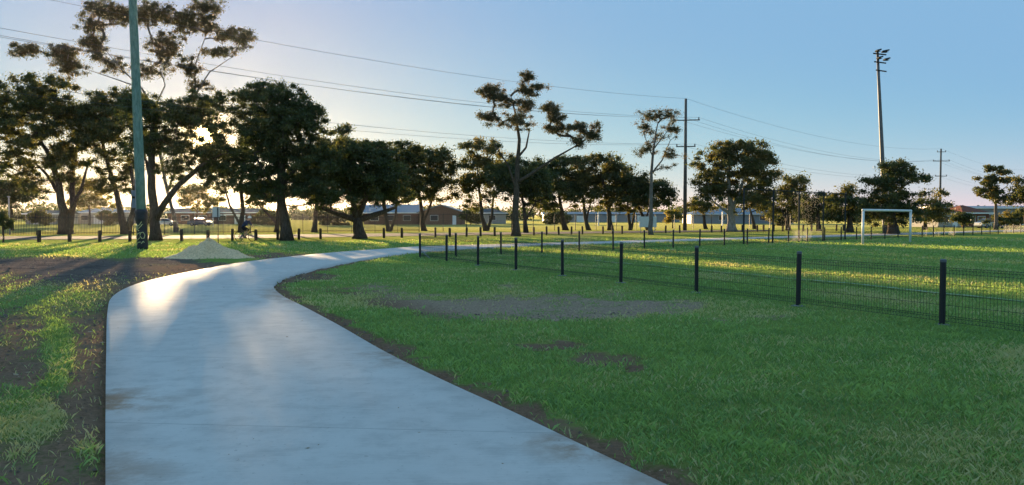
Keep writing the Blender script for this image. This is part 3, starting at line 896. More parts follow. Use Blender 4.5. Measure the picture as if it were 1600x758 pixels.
TREES = [
    dict(name='spreading_tree', label='dark many-stemmed tree at the left edge behind the picket fence', base=(103, 366), seed=3,
         stems=[[(103, 366, .75), (98, 330, .5), (92, 290, .38), (78, 245, .26), (50, 195, .14)], [(106, 364, .45), (109, 320, .36), (104, 260, .28), (112, 200, .15)],
                [(109, 330, .24), (128, 298, .2), (140, 260, .1)], [(96, 310, .25), (70, 275, .18), (45, 255, .1)]],
         lobes=[(30, 165, 52, 32), (92, 152, 58, 22), (100, 195, 55, 34), (38, 225, 45, 26, .7), (-25, 190, 50, 50), (122, 245, 34, 24, .7), (70, 258, 40, 18, .6), (140, 175, 30, 26), (62, 284, 36, 15, .7), (118, 282, 24, 13, .6), (10, 262, 34, 18, .8)], leaf='mid', layers=2.5),
    dict(name='forked_tree', label='tree with a V-shaped forked trunk just left of the green pole', base=(198, 366), seed=4,
         stems=[[(198, 366, .55), (190, 340, .4), (181, 300, .3), (167, 250, .22), (152, 195, .12)], [(200, 360, .4), (210, 330, .3), (213, 295, .25), (203, 235, .14)]],
         lobes=[(172, 160, 46, 22), (192, 205, 42, 32), (150, 210, 38, 28, .8), (178, 262, 34, 22, .6), (212, 165, 30, 24), (150, 292, 26, 15, .7), (190, 288, 22, 13, .6)], leaf='mid', layers=2.6),
    dict(name='spreading_tree', label='broad tree with a stout leaning limb behind the green pole', base=(243, 376), seed=5,
         stems=[[(243, 376, .46), (241, 345, .4), (238, 295, .34), (236, 240, .28), (240, 185, .14)], [(242, 345, .32), (258, 315, .27), (286, 285, .22), (318, 258, .16), (348, 242, .08)],
                [(238, 290, .2), (226, 255, .14), (214, 230, .08)]],
         lobes=[(226, 178, 42, 28), (268, 186, 44, 30), (256, 232, 40, 26, .8), (300, 176, 26, 18, .7), (292, 235, 18, 14, .5), (222, 225, 34, 24, .7), (345, 240, 20, 12, .6), (275, 262, 26, 14, .5), (316, 196, 22, 24, .9), (322, 238, 26, 16, 1.1), (330, 262, 22, 10, 1.1), (312, 158, 22, 16, .9), (300, 268, 26, 14, .6), (325, 282, 22, 12, .55)], leaf='dark', layers=2.6),
    dict(name='gum_tree', label='tallest gum tree, its open crown rising above the green pole', base=(276, 363), seed=6,
         stems=[[(276, 363, .5), (272, 338, .42), (262, 300, .38), (250, 240, .34), (240, 172, .28), (222, 138, .22), (190, 108, .13), (165, 78, .07)],
                [(240, 172, .22), (254, 132, .14), (240, 96, .08)], [(262, 300, .3), (286, 232, .27), (304, 150, .22), (304, 100, .15), (318, 60, .09), (325, 30, .05)],
                [(304, 150, .18), (330, 114, .13), (368, 92, .06)], [(222, 138, .16), (170, 120, .1), (110, 100, .05)]],
         lobes=[(165, 20, 34, 16), (150, 45, 24, 10, .8), (235, 22, 40, 14), (200, 30, 25, 12), (45, 82, 24, 10), (95, 82, 32, 12), (105, 105, 28, 14, .7), (150, 75, 20, 22, .8), (255, 80, 30, 30, .7), (285, 35, 28, 20),
                (322, 12, 26, 14, .8), (325, 40, 16, 12, .8), (352, 52, 32, 8), (382, 62, 16, 14), (345, 84, 24, 9), (298, 108, 18, 16, .6), (228, 112, 22, 12, .6), (170, 100, 22, 14, .5), (312, 135, 22, 10, .5)],
         leaf='gum', bark=M_BARK_GREY, layers=2.5, leaf_px=3.4, per=95, hollow=.2, clus_px=9),
    dict(name='park_tree', label='tree behind the cyclist with the sun showing through its left side', base=(376, 363), seed=8,
         stems=[[(376, 363, .5), (379, 330, .36), (376, 290, .3), (386, 235, .2), (392, 180, .1)], [(375, 352, .24), (359, 322, .18), (350, 290, .1)]],
         lobes=[(390, 195, 34, 30), (372, 255, 32, 28), (356, 168, 22, 22, .7), (410, 155, 36, 20), (345, 292, 18, 12, .6), (395, 300, 30, 18, .8), (342, 215, 18, 30, .9), (334, 264, 22, 16, .8), (328, 244, 20, 12, .9), (330, 165, 22, 14, .9), (352, 270, 20, 20, .8)], leaf='dark', layers=2.4),
    dict(name='park_tree', label='tall dense tree with a straight trunk beside the path bend', base=(448, 376), seed=9,
         stems=[[(448, 376, .5), (443, 335, .4), (438, 300, .36), (440, 240, .28), (436, 175, .14)], [(440, 290, .2), (465, 255, .16), (485, 215, .08)], [(438, 300, .2), (415, 270, .14), (400, 240, .08)]],
         lobes=[(432, 158, 48, 24), (462, 195, 46, 34), (420, 215, 46, 36), (470, 258, 54, 38), (405, 275, 38, 30), (500, 300, 36, 18), (440, 300, 40, 16), (480, 175, 20, 14)], leaf='dark', layers=3.6),
    dict(name='park_tree', label='slim tree with a dark crown between the straight trunk and the squat one', base=(491, 363), seed=10,
         stems=[[(491, 363, .5), (493, 335, .4), (500, 290, .3), (512, 240, .15)], [(495, 330, .2), (508, 315, .16), (522, 290, .08)]],
         lobes=[(512, 240, 38, 22), (532, 205, 16, 8), (500, 275, 36, 24), (540, 235, 24, 18)], leaf='dark', layers=3.2),
    dict(name='park_tree', label='small tree seen through the gap left of the straight trunk', base=(432, 363), seed=11,
         stems=[[(432, 363, .4), (434, 338, .32), (436, 310, .22)], [(433, 350, .22), (415, 332, .18), (400, 318, .08)]],
         lobes=[(430, 300, 30, 16), (405, 310, 18, 10)], leaf='mid', layers=2.6),
    dict(name='squat_tree', label='squat tree with short thick trunk and low spreading limbs', base=(562, 373), seed=12,
         stems=[[(562, 373, .62), (560, 355, .5), (557, 342, .44)], [(557, 344, .32), (536, 336, .24), (508, 325, .14)], [(559, 344, .32), (582, 336, .26), (614, 324, .14)],
                [(557, 343, .32), (552, 310, .24), (546, 270, .12)], [(558, 342, .28), (572, 310, .22), (580, 270, .1)]],
         lobes=[(560, 248, 52, 24), (520, 282, 40, 28), (592, 282, 44, 28), (550, 305, 56, 16), (500, 310, 24, 14), (612, 305, 26, 14)], leaf='dark', layers=4.0),
    dict(name='park_tree', label='twin-trunked tree just right of the squat tree', base=(610, 362), seed=13,
         stems=[[(608, 362, .42), (603, 342, .34), (600, 310, .26), (604, 260, .12)], [(611, 360, .3), (618, 335, .24), (620, 300, .12)]],
         lobes=[(600, 237, 46, 16), (635, 250, 30, 18), (618, 280, 36, 26, .9), (640, 300, 24, 16, .7)], leaf='mid', layers=3.0),
    dict(name='park_tree', label='flat-topped tree in front of the left end of the gabled brick house', base=(663, 361), seed=14,
         stems=[[(663, 361, .5), (660, 338, .4), (656, 310, .3), (650, 270, .15)], [(662, 345, .3), (672, 320, .24), (682, 285, .12)]],
         lobes=[(658, 244, 40, 14), (690, 258, 24, 15), (650, 278, 36, 24, .8), (682, 290, 28, 22, .8), (630, 270, 24, 16, .8), (665, 310, 34, 12, .6)], leaf='mid', layers=2.8),
    dict(name='park_tree', label='V-trunked tree with golden lower leaves right of the gabled brick house', base=(760, 361), seed=15,
         stems=[[(760, 361, .5), (753, 338, .36), (749, 300, .26), (746, 260, .12)], [(762, 360, .34), (769, 335, .26), (772, 295, .16)]],
         lobes=[(752, 234, 38, 11), (735, 258, 28, 18, .8), (775, 262, 30, 22, .8), (745, 285, 34, 20, .7), (722, 300, 18, 14, .7), (735, 322, 18, 8, .5)], leaf='mid', layers=2.6),
    dict(name='gum_tree', label='tall open gum with a long limb reaching right, mid picture', base=(806, 369), seed=16,
         stems=[[(806, 369, .58), (805, 345, .48), (807, 300, .38), (809, 250, .28), (811, 218, .22), (806, 180, .14), (798, 150, .06)],
                [(810, 245, .18), (822, 230, .14), (828, 200, .07)], [(808, 285, .26), (836, 268, .2), (868, 246, .15), (900, 228, .08), (920, 214, .04)], [(807, 300, .2), (795, 260, .12), (772, 225, .06)],
                [(806, 185, .12), (785, 190, .08), (765, 175, .04)]],
         lobes=[(768, 145, 20, 13), (785, 158, 18, 9), (826, 122, 14, 7), (824, 142, 18, 9), (846, 136, 12, 6, .7), (760, 186, 18, 8), (808, 190, 26, 14, .6), (820, 165, 16, 12, .8), (858, 172, 18, 9), (868, 186, 14, 9), (870, 204, 20, 9, .8),
                (905, 202, 20, 9), (928, 212, 16, 7), (905, 222, 16, 8, .6), (930, 198, 10, 5, .7)],
         leaf='gum', bark=M_BARK, layers=2.6, leaf_px=3.0, per=85, hollow=.2, clus_px=7.5),
    dict(name='park_tree', label='low rounded dark tree beneath the open mid-picture gum', base=(822, 364), seed=17,
         stems=[[(822, 364, .4), (820, 335, .3), (815, 300, .18)], [(821, 345, .2), (838, 315, .12)]],
         lobes=[(812, 264, 38, 12), (795, 285, 34, 18), (835, 290, 26, 20), (815, 305, 44, 16, .8)], leaf='dark', layers=3.2),
    dict(name='park_tree', label='leaning-trunked tree, leftmost of the umbrella-crowned row', base=(884, 360), seed=18,
         stems=[[(884, 360, .55), (878, 338, .42), (874, 310, .3), (872, 275, .14)], [(876, 325, .22), (860, 305, .1)]],
         lobes=[(872, 257, 36, 11), (862, 280, 32, 20, .9), (880, 305, 28, 20, .8), (850, 308, 24, 20), (895, 280, 24, 18, .8)], leaf='dark', layers=2.8),
    dict(name='park_tree', label='slender tree, second of the umbrella-crowned row', base=(920, 360), seed=19,
         stems=[[(920, 360, .45), (914, 338, .36), (911, 310, .26), (908, 275, .12)], [(916, 345, .25), (924, 315, .15), (930, 290, .08)]],
         lobes=[(905, 258, 34, 11), (915, 285, 32, 20, .7), (895, 295, 24, 18, .7), (925, 308, 24, 14, .6)], leaf='mid', layers=2.5),
    dict(name='park_tree', label='stoutest tree at the middle of the umbrella-crowned row', base=(954, 360), seed=20,
         stems=[[(954, 360, .6), (952, 335, .45), (946, 305, .32), (938, 265, .14)], [(951, 325, .28), (968, 300, .18), (985, 285, .08)]],
         lobes=[(930, 254, 36, 10), (958, 268, 36, 12), (985, 284, 32, 12), (945, 288, 38, 20, .7), (970, 305, 32, 16, .7), (940, 312, 24, 12, .6)], leaf='mid', layers=2.6),
    dict(name='park_tree', label='thin twin-stemmed tree, fourth of the umbrella-crowned row', base=(985, 360), seed=21,
         stems=[[(985, 360, .36), (982, 335, .28), (980, 305, .16)], [(987, 358, .26), (992, 335, .2), (1000, 305, .1)]],
         lobes=[(985, 300, 32, 14, .9), (1002, 290, 28, 11), (975, 318, 24, 12, .7), (1000, 315, 24, 10, .7)], leaf='mid', layers=2.4),
    dict(name='park_tree', label='slanting tree at the right end of the umbrella-crowned row', base=(1014, 360), seed=22,
         stems=[[(1014, 360, .42), (1005, 340, .34), (996, 318, .2)], [(1008, 345, .2), (1016, 322, .14), (1030, 308, .07)]],
         lobes=[(1015, 293, 32, 10), (1036, 304, 24, 10), (1012, 314, 34, 11, .9), (1046, 315, 14, 6)], leaf='dark', layers=2.8),
    dict(name='gum_tree', label='thin pale gum with a wispy crown left of the tall power pole', base=(1017, 367), seed=23,
         stems=[[(1017, 367, .34), (1017, 320, .27), (1018, 272, .22), (1021, 232, .16), (1028, 192, .07)], [(1018, 272, .14), (1036, 250, .1), (1050, 218, .05)], [(1020, 245, .1), (1008, 215, .05)], [(1022, 232, .1), (1042, 205, .05)]],
         lobes=[(1018, 180, 20, 9), (1045, 182, 18, 9), (1052, 205, 16, 14, .7), (1008, 200, 14, 12, .7), (1012, 235, 18, 11, .7), (1050, 244, 17, 13, .7), (1030, 215, 18, 16, .4), (1040, 262, 12, 6, .5)],
         leaf='gum', bark=M_BARK_GREY, layers=1.9, leaf_px=2.3, per=70, hollow=.1, clus_px=7),
    dict(name='round_crowned_tree', label='big round-crowned tree with a pale trunk right of the power pole', base=(1143, 362), seed=24,
         stems=[[(1143, 362, .95), (1142, 345, .7), (1141, 320, .55), (1138, 280, .3), (1140, 245, .14)], [(1141, 335, .35), (1126, 325, .24), (1112, 316, .14), (1100, 300, .08)], [(1143, 330, .45), (1154, 300, .3), (1166, 262, .14)]],
         lobes=[(1138, 234, 32, 14), (1165, 232, 22, 12), (1185, 248, 24, 18), (1120, 258, 32, 22), (1160, 270, 40, 30), (1108, 292, 24, 20), (1195, 270, 16, 18), (1145, 305, 50, 22), (1185, 310, 24, 14, .8)],
         leaf='mid', bark=M_BARK_PALE, layers=3.0, hollow=.6),
    dict(name='park_tree', label='small slanting tree left of the pale-trunked round tree', base=(1103, 358), seed=25,
         stems=[[(1103, 358, .4), (1100, 340, .3), (1096, 322, .16)]], lobes=[(1092, 322, 18, 12), (1104, 330, 14, 8)], leaf='mid'),
    dict(name='park_tree', label='small low tree right of the pale-trunked round tree', base=(1179, 358), seed=26,
         stems=[[(1179, 358, .4), (1176, 342, .3), (1170, 322, .16)]], lobes=[(1186, 318, 24, 14), (1204, 328, 14, 10)], leaf='dark'),
    dict(name='park_tree', label='bronze-topped tree behind the left post of the tall ball-stop fence', base=(1232, 360), seed=27,
         stems=[[(1232, 360, .5), (1230, 335, .36), (1234, 305, .2)], [(1231, 345, .24), (1218, 322, .12)]],
         lobes=[(1235, 285, 24, 8), (1222, 302, 20, 12), (1248, 298, 16, 10), (1225, 328, 24, 14, .8), (1250, 325, 16, 14, .8)], leaf='mid', layers=2.8),
    dict(name='park_tree', label='bushy tree behind the middle of the tall ball-stop fence', base=(1280, 361), seed=28,
         stems=[[(1280, 361, .45), (1278, 340, .32), (1280, 320, .18)]], lobes=[(1275, 314, 24, 13), (1296, 324, 20, 16), (1268, 335, 20, 12)], leaf='dark', layers=3.2),
    dict(name='park_tree', label='dark tree between the ball-stop fence and the white goal', base=(1328, 363), seed=29,
         stems=[[(1328, 363, .6), (1328, 340, .4), (1326, 312, .2)]], lobes=[(1325, 298, 15, 6), (1322, 316, 28, 14), (1345, 328, 24, 18), (1312, 335, 22, 14)], leaf='dark', layers=3.4),
    dict(name='spreading_tree', label='broad dark tree with a layered crown behind the white goal', base=(1396, 366), seed=30,
         stems=[[(1396, 366, .6), (1394, 340, .45), (1392, 310, .3), (1394, 275, .14)], [(1393, 315, .24), (1412, 290, .16), (1435, 280, .08)]],
         lobes=[(1392, 262, 28, 10), (1412, 272, 28, 10), (1436, 282, 18, 7), (1362, 286, 18, 8), (1380, 290, 24, 12), (1385, 318, 38, 20), (1405, 335, 28, 16), (1365, 335, 24, 16)], leaf='dark', layers=3.2),
    dict(name='park_tree', label='low bushy tree left of the second power pole', base=(1446, 357), seed=31, depth=105,
         stems=[[(1446, 357, .4), (1446, 340, .3), (1450, 322, .14)]], lobes=[(1450, 320, 18, 9), (1440, 336, 30, 10), (1468, 338, 14, 10), (1472, 303, 8, 5)], leaf='mid', layers=2.8),
    dict(name='gum_tree', label='layered gum with a bare pale trunk near the right edge', base=(1556, 358), seed=32, depth=105,
         stems=[[(1556, 360, .4), (1556, 330, .32), (1555, 300, .22), (1553, 270, .08)], [(1555, 305, .14), (1570, 290, .06)], [(1555, 310, .12), (1540, 298, .06)]],
         lobes=[(1553, 264, 14, 5), (1560, 272, 14, 5), (1543, 282, 13, 7, .8), (1572, 282, 14, 6), (1535, 300, 12, 5), (1550, 310, 18, 7, .7), (1545, 295, 9, 9, .6)], leaf='mid', bark=M_BARK_GREY, layers=2.6, clus_px=7, hollow=.2),
    dict(name='park_tree', label='tree cut off by the right edge of the picture', base=(1604, 360), seed=33, depth=100,
         stems=[[(1604, 360, .45), (1602, 330, .35), (1600, 290, .14)]], lobes=[(1598, 285, 18, 9), (1590, 302, 18, 8), (1610, 310, 26, 14), (1585, 335, 18, 8, .7)], leaf='mid', layers=2.8),
    dict(name='park_tree', label='low dark tree behind the left end of the picket fence', base=(18, 360), seed=34,
         stems=[[(18, 360, .4), (18, 335, .3), (16, 305, .15)]], lobes=[(15, 298, 42, 20), (-20, 300, 40, 24), (40, 310, 18, 12)], leaf='dark', layers=3.0),
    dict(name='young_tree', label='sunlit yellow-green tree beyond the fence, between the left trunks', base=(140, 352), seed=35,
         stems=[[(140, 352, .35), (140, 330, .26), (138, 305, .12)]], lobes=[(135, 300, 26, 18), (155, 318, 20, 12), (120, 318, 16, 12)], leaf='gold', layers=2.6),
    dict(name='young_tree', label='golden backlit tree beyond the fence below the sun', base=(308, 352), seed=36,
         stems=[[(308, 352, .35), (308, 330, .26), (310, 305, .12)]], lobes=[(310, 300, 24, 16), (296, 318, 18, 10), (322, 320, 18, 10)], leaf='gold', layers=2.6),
    dict(name='sapling', label='small bushy sapling at the far left end of the bollards', base=(5, 379), seed=37,
         stems=[[(5, 379, .06), (6, 362, .05), (5, 345, .03)]], lobes=[(4, 344, 11, 12), (8, 356, 8, 7)], leaf='mid', clus_px=6, per=70, layers=2.6),
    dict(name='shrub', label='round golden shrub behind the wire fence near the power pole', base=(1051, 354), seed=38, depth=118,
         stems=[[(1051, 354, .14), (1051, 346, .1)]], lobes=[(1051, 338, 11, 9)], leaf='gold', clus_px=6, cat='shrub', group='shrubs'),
    dict(name='shrub', label='dark shrub in front of the houses at the right', base=(1575, 356), seed=39, depth=108,
         stems=[[(1575, 358, .14), (1575, 350, .1)]], lobes=[(1572, 345, 26, 8), (1590, 340, 14, 9)], leaf='dark', clus_px=7, cat='shrub', group='shrubs'),
    ] + [
    dict(name='shrub', label=lab, base=(px, 356), seed=60 + k, depth=dp, stems=[[(px, 356, .12), (px, 347, .08)]],
         lobes=[(px - w * .3, 341, w * .6, hh, .8), (px + w * .35, 343, w * .55, hh * .8, .8), (px, 337, w * .4, hh * .8, .8)], leaf=lf, clus_px=6, cat='shrub', group='shrubs')
    for k, (px, w, hh, dp, lf, lab) in enumerate([
        (62, 22, 10, 150, 'mid', 'olive shrub beside the tan shed at the far left'), (168, 18, 9, 158, 'mid', 'garden shrub in front of the pale rendered house'),
        (232, 20, 10, 158, 'dark', 'dark shrub seen just right of the green pole'), (418, 26, 11, 160, 'mid', 'olive shrub at the right end of the long brown brick building'),
        (520, 30, 12, 158, 'dark', 'wide dark shrub left of the brick house wing'), (735, 16, 10, 160, 'mid', 'shrub in the gap right of the gabled brick house'),
        (872, 22, 9, 175, 'dark', 'dark shrub at the left end of the long grey shed'), (1225, 24, 10, 150, 'mid', 'shrub behind the bronze-topped tree by the ball-stop fence'),
        (1505, 16, 8, 118, 'dark', 'dark shrub between the white-walled and red tiled houses')])]
for spec in TREES:
    make_tree(**spec)

# a far wood that closes the horizon, one mass
rng = np.random.default_rng(5)
Vw, Rw, Cw = [], [], []
for k in range(420):
    yy = rng.uniform(300, 420)
    xx = rng.uniform(-0.85, 0.85) * yy
    hgt = rng.uniform(2.2, 5.5) + 2.0 * vnoise(np.array([xx * 0.03]), np.array([1.0]), 4)[0]
    m = 150
    v = rng.normal(0, 1, (m, 3)); v /= np.linalg.norm(v, axis=1)[:, None]
    P = np.array([xx, yy, -0.8 + hgt * 0.5]) + v * np.array([hgt * 0.95, hgt * 0.6, hgt * 0.55]) * (rng.random(m) ** 0.4)[:, None]
    t = rng.normal(0, 1, (m, 3)); t /= np.linalg.norm(t, axis=1)[:, None]
    s = np.cross(t, rng.normal(0, 1, (m, 3))); s /= np.linalg.norm(s, axis=1)[:, None]
    Vw.append(np.stack([P - t * .7, P + s * .4, P + t * .7, P - s * .4], 1).reshape(-1, 3)); Rw.append(rng.random(m)); Cw.append(np.full(m, rng.random()))
Vw = np.concatenate(Vw)
tag(link('far_wood', np_mesh('far_wood', Vw, np.arange(len(Vw)).reshape(-1, 4), M_LEAF['dark'], False, {'rnd': np.concatenate(Rw), 'clump': np.concatenate(Cw)}, 'FACE')),
    'far line of low dark trees along the horizon', 'trees', None, 'stuff')

# ------------------------------------------------------------------ field fence
CORNER = Vector((-3.66, 30.75))
DN = Vector((6.42 + 3.66, 11.5 - 30.75)); BAY = DN.length / 8; DN.normalize()
DB = Vector((0.743, 0.669)).normalized()
POST_H = 0.97


def post_mesh(h, r, name='post'):
    return MB().lathe((0, 0, 0), [(r, -0.05), (r, h - 0.012), (r * 0.92, h)], 10).mesh(name, M_BLACK, smooth=False)


me_post = post_mesh(POST_H, 0.043)
me_cap = MB().lathe((0, 0, 0), [(0.046, POST_H - 0.03), (0.046, POST_H + 0.004), (0.03, POST_H + 0.016)], 10).mesh('cap', M_CAP)
me_foot = MB().lathe((0, 0, 0), [(0.12, -0.05), (0.12, 0.006), (0.10, 0.014)], 12).mesh('footing', M_FOOT)


def mesh_panel(length, z0=0.06, z1=0.86, pitch=0.05, wr=0.0026, roll=True):
    mb = MB()
    n = int(length / pitch)
    for i in range(n + 1):
        x = length * i / n
        pts = [(x, 0, z0 + 0.07), (x, 0, z1 - 0.08)]
        if roll:
            pts = [(x, 0.0, z0 + 0.085), (x, 0.07, z0 + 0.045), (x, 0.0, z0), (x, 0, z0 + 0.085), (x, 0, z1 - 0.085), (x, 0.075, z1 - 0.04), (x, 0, z1), (x, 0, z1 - 0.085)]
        mb.tube(pts, wr, 4, False)
    hs = [z0, z0 + 0.085, z1 - 0.085, z1] + [z0 + 0.085 + (z1 - z0 - 0.17) * k / 4 for k in range(1, 4)]
    for h in hs: mb.tube([(0, 0, h), (length, 0, h)], wr * 1.15, 4, False)
    if roll:
        for h, y in ((z0 + 0.045, 0.07), (z1 - 0.04, 0.075)): mb.tube([(0, y, h), (length, y, h)], wr * 1.15, 4, False)
    return mb.mesh('mesh_panel', M_BLACK)


me_panel = mesh_panel(BAY - 0.1)


def fence_run(name, label, start, direc, dists, panel_from=0, foots=True, post=me_post, panel=me_panel, plen=BAY - 0.1, caps=True, group=None):
    root = empty(name, (start.x, start.y, float(gz(start.y))), label, 'fence', group)
    rz = math.atan2(direc.y, direc.x)
    prev = None
    for d in dists:
        p = start + direc * d
        loc = Vector((p.x, p.y, float(gz(p.y)))) - root.location
        po = link('post', post, root, loc)
        po.rotation_euler = (random.gauss(0, .008), random.gauss(0, .008), random.uniform(0, 6))
        if caps: link('cap', me_cap, po)
        if foots: link('footing', me_foot, po)
        if prev is not None:
            q, qd = prev
            L = d - qd
            dz = loc.z - q.z
            o = link('mesh_panel', panel, root, q + Vector((direc.x, direc.y, 0)) * 0.05, rz, ((L - 0.1) / plen, 1, 1))
            o.rotation_euler = (0, -math.atan2(dz, L), rz)
        prev = (loc, d)
    return root


near_f = fence_run('mesh_fence', 'black wire mesh fence running from its corner post towards the right foreground', CORNER, DN, [BAY * k for k in range(12)])
c0 = Vector((CORNER.x, CORNER.y, 0)) - near_f.location
brace = MB().tube([(0.05, -0.05, 0.30), (0.42, -0.35, 0.02)], 0.022, 6)
link('brace', brace.mesh('brace', M_STEEL), near_f)
back_f = fence_run('mesh_fence', 'black wire mesh fence along the far end of the field, behind the goal', CORNER, DB, [1.8 + 2.48 * k for k in range(34)], foots=False)
link('mesh_panel', me_panel, back_f, Vector((DB.x, DB.y, 0)) * 0.05, math.atan2(DB.y, DB.x), (1.7 / (BAY - 0.1), 1, 1))

# tall ball-stop fence behind the goal
t0 = CORNER + DB * 24.3 + Vector((-0.669, 0.743)) * 0.35
me_tall = MB().lathe((0, 0, 0), [(0.055, -0.05), (0.055, 3.4), (0.04, 3.42)], 8).mesh('post', M_DARKSTEEL)
tall_panel = mesh_panel(3.3, 0.1, 3.3, 0.2, 0.0022, False)
ts = fence_run('ball_stop_fence', 'tall dark-posted ball-stop fence left of the white goal', t0, DB, [0, 3.4, 6.8, 10.2, 13.6], foots=False, post=me_tall, panel=tall_panel, plen=3.3, caps=False)
rl = MB()
a = Vector((0, 0, 3.38)); e = Vector((DB.x * 13.6, DB.y * 13.6, 3.38 + float(gz(t0.y + DB.y * 13.6) - gz(t0.y))))
link('top_rail', MB().tube([a, e], 0.03, 6).mesh('top_rail', M_DARKSTEEL), ts)

# ------------------------------------------------------------------ picket fence and wire fence along the road
def along(pxs, step):
    pts = catmull([G(*p).to_2d() for p in pxs], 0.5)
    L = sum((b - a).length for a, b in zip(pts, pts[1:]))
    return resample(pts, int(L / step) + 1)


pk = along([(-160, 369), (20, 368), (150, 367.2), (300, 366), (450, 364.4), (600, 362.8), (655, 362.2)], 2.6)
r0 = pk[0]
picket = empty('picket_fence', (r0.x, r0.y, float(gz(r0.y))), 'tall black picket fence running behind the bollards on the left', 'fence')
me_pp = MB().box((0, 0, 1.0), (0.06, 0.06, 2.1)).add([], []) or None
mb = MB(); mb.box((0, 0, 0.98), (0.065, 0.065, 2.06)); mb.box((0, 0, 2.03), (0.085, 0.085, 0.05))
me_pp = mb.mesh('post', M_BLACK)
pick = MB()
for a, b in zip(pk, pk[1:]):
    za, zb = float(gz(a.y)), float(gz(b.y))
    n = max(2, int((b - a).length / 0.125))
    rz = math.atan2(b.y - a.y, b.x - a.x)
    for k in range(1, n):
        p = a.lerp(b, k / n)
        pick.box((p.x, p.y, float(gz(p.y)) + 0.97), (0.032, 0.032, 1.8), rz)
    for h in (0.22, 1.68):
        r = MB().tube([(a.x, a.y, za + h), (b.x, b.y, zb + h)], 0.022, 4)
        r.build('rail', M_BLACK, picket)
for p in pk:
    link('post', me_pp, picket, Vector((p.x, p.y, float(gz(p.y)))) - picket.location)
pick.build('pickets', M_BLACK, picket)['kind'] = 'stuff'

wf = along([(655, 362.2), (760, 361.2), (900, 360), (1060, 358.8), (1150, 358.2), (1235, 358)], 3.0)
r0 = wf[0]
wire = empty('wire_fence', (r0.x, r0.y, float(gz(r0.y))), 'tall black chain-wire fence behind the umbrella-crowned trees', 'fence')
me_wp = MB().lathe((0, 0, 0), [(0.045, -0.05), (0.045, 2.1), (0.02, 2.13)], 7).mesh('post', M_BLACK)
net = MB()
for a, b in zip(wf, wf[1:]):
    za, zb = float(gz(a.y)), float(gz(b.y))
    MB().tube([(a.x, a.y, za + 2.05), (b.x, b.y, zb + 2.05)], 0.022, 5).build('rail', M_BLACK, wire)
    n = 16
    for k in range(n):
        p = a.lerp(b, k / n)
        net.tube([(p.x, p.y, float(gz(p.y)) + 0.05), (p.x, p.y, float(gz(p.y)) + 2.03)], 0.003, 3, False)
    for h in (0.1, 0.4, 0.7, 1.0, 1.3, 1.6):
        net.tube([(a.x, a.y, za + h), (b.x, b.y, zb + h)], 0.003, 3, False)
for p in wf:
    link('post', me_wp, wire, Vector((p.x, p.y, float(gz(p.y)))) - wire.location)
net.build('netting', M_BLACK, wire)['kind'] = 'stuff'

# ------------------------------------------------------------------ bollards
ORD = ['first', 'second', 'third', 'fourth', 'fifth', 'sixth', 'seventh', 'eighth', 'ninth', 'tenth', 'eleventh', 'twelfth', 'thirteenth', 'fourteenth', 'fifteenth', 'sixteenth', 'seventeenth',
       'eighteenth', 'nineteenth', 'twentieth', 'twenty-first', 'twenty-second', 'twenty-third', 'twenty-fourth', 'twenty-fifth', 'twenty-sixth', 'twenty-seventh', 'twenty-eighth', 'twenty-ninth', 'thirtieth']
mb = MB()
mb.box((0, 0, 0.355), (0.17, 0.17, 0.81)); mb.box((0, 0, 0.785), (0.17, 0.17, 0.05), 0, 0.78)
me_boll = mb.mesh('timber_bollard', M_TIMBER)
mb = MB(); mb.box((0, 0, 0.64), (0.178, 0.178, 0.05)); me_band = mb.mesh('band', M_SIGN)
BOLL = [(61, 378.5), (109, 377.8), (156, 377.8), (203, 377.3), (284, 376.6), (325, 376.4), (363, 375.8), (400, 375.4), (434, 374.8), (467, 374.4), (501, 373.8), (600, 372), (628, 371.6), (680, 370.6), (703, 370.4),
        (729, 370), (751, 369.6), (773, 369.2), (834, 368), (854, 367.6), (873, 367.2), (893, 366.8), (910, 366.5), (942, 366), (957, 365.7), (972, 365.5), (1040, 364.4), (1062, 364)]
for i, (px, py) in enumerate(BOLL):
    p = G(px, py)
    o = link('timber_bollard', me_boll, None, p, random.uniform(-0.2, 0.2), (1, 1, random.uniform(0.94, 1.05)))
    o.rotation_euler = (random.uniform(-.03, .03), random.uniform(-.03, .03), random.uniform(-.2, .2))
    tag(o, f'dark timber bollard along the road, {ORD[i]} from the left end of the row', 'bollard', 'bollards along the road')
BOL2 = [(x, 362.6 - 0.012 * (x - 1150)) for x in (1112, 1127, 1160, 1183, 1193, 1209, 1223, 1255, 1268, 1282, 1307, 1318)]
for i, (px, py) in enumerate(BOL2):
    p = G(px, py)
    o = link('timber_bollard', me_boll, None, p, random.uniform(-0.2, 0.2), (1, 1, random.uniform(0.94, 1.05)))
    tag(o, f'distant bollard right of the power pole, {ORD[i]} from that pole', 'bollard', 'distant bollards right of the power pole')

# ------------------------------------------------------------------ white goal and pitch lines
ga, gb = at(1348, 381, 47.2), at(1422, 377, 51.6)
ga.z, gb.z = float(gz(ga.y)), float(gz(gb.y))


def goal(name, a, b, h, r, label):
    g = empty(name, a, label, 'goal', 'goals')
    up = Vector((0, 0, h))
    for p in (a, b):
        MB().tube([p - Vector((0, 0, .05)), p + up], r, 10).build('goal_post', M_WHITE, g, smooth=True)
    t = (b - a).normalized() * r
    MB().tube([a + up - t, b + up + t], r, 10).build('crossbar', M_WHITE, g, smooth=True)
    return g


goal('football_goal', ga, gb, 2.1, 0.075, 'white football goal frame standing on the field at the right')
g1, g2 = at(333, 350, 135), at(381, 350, 135)
g1.z = g2.z = float(gz(135))
goal('football_goal', g1, g2, 2.1, 0.07, 'distant white goal frame beyond the picket fence behind the cyclist')

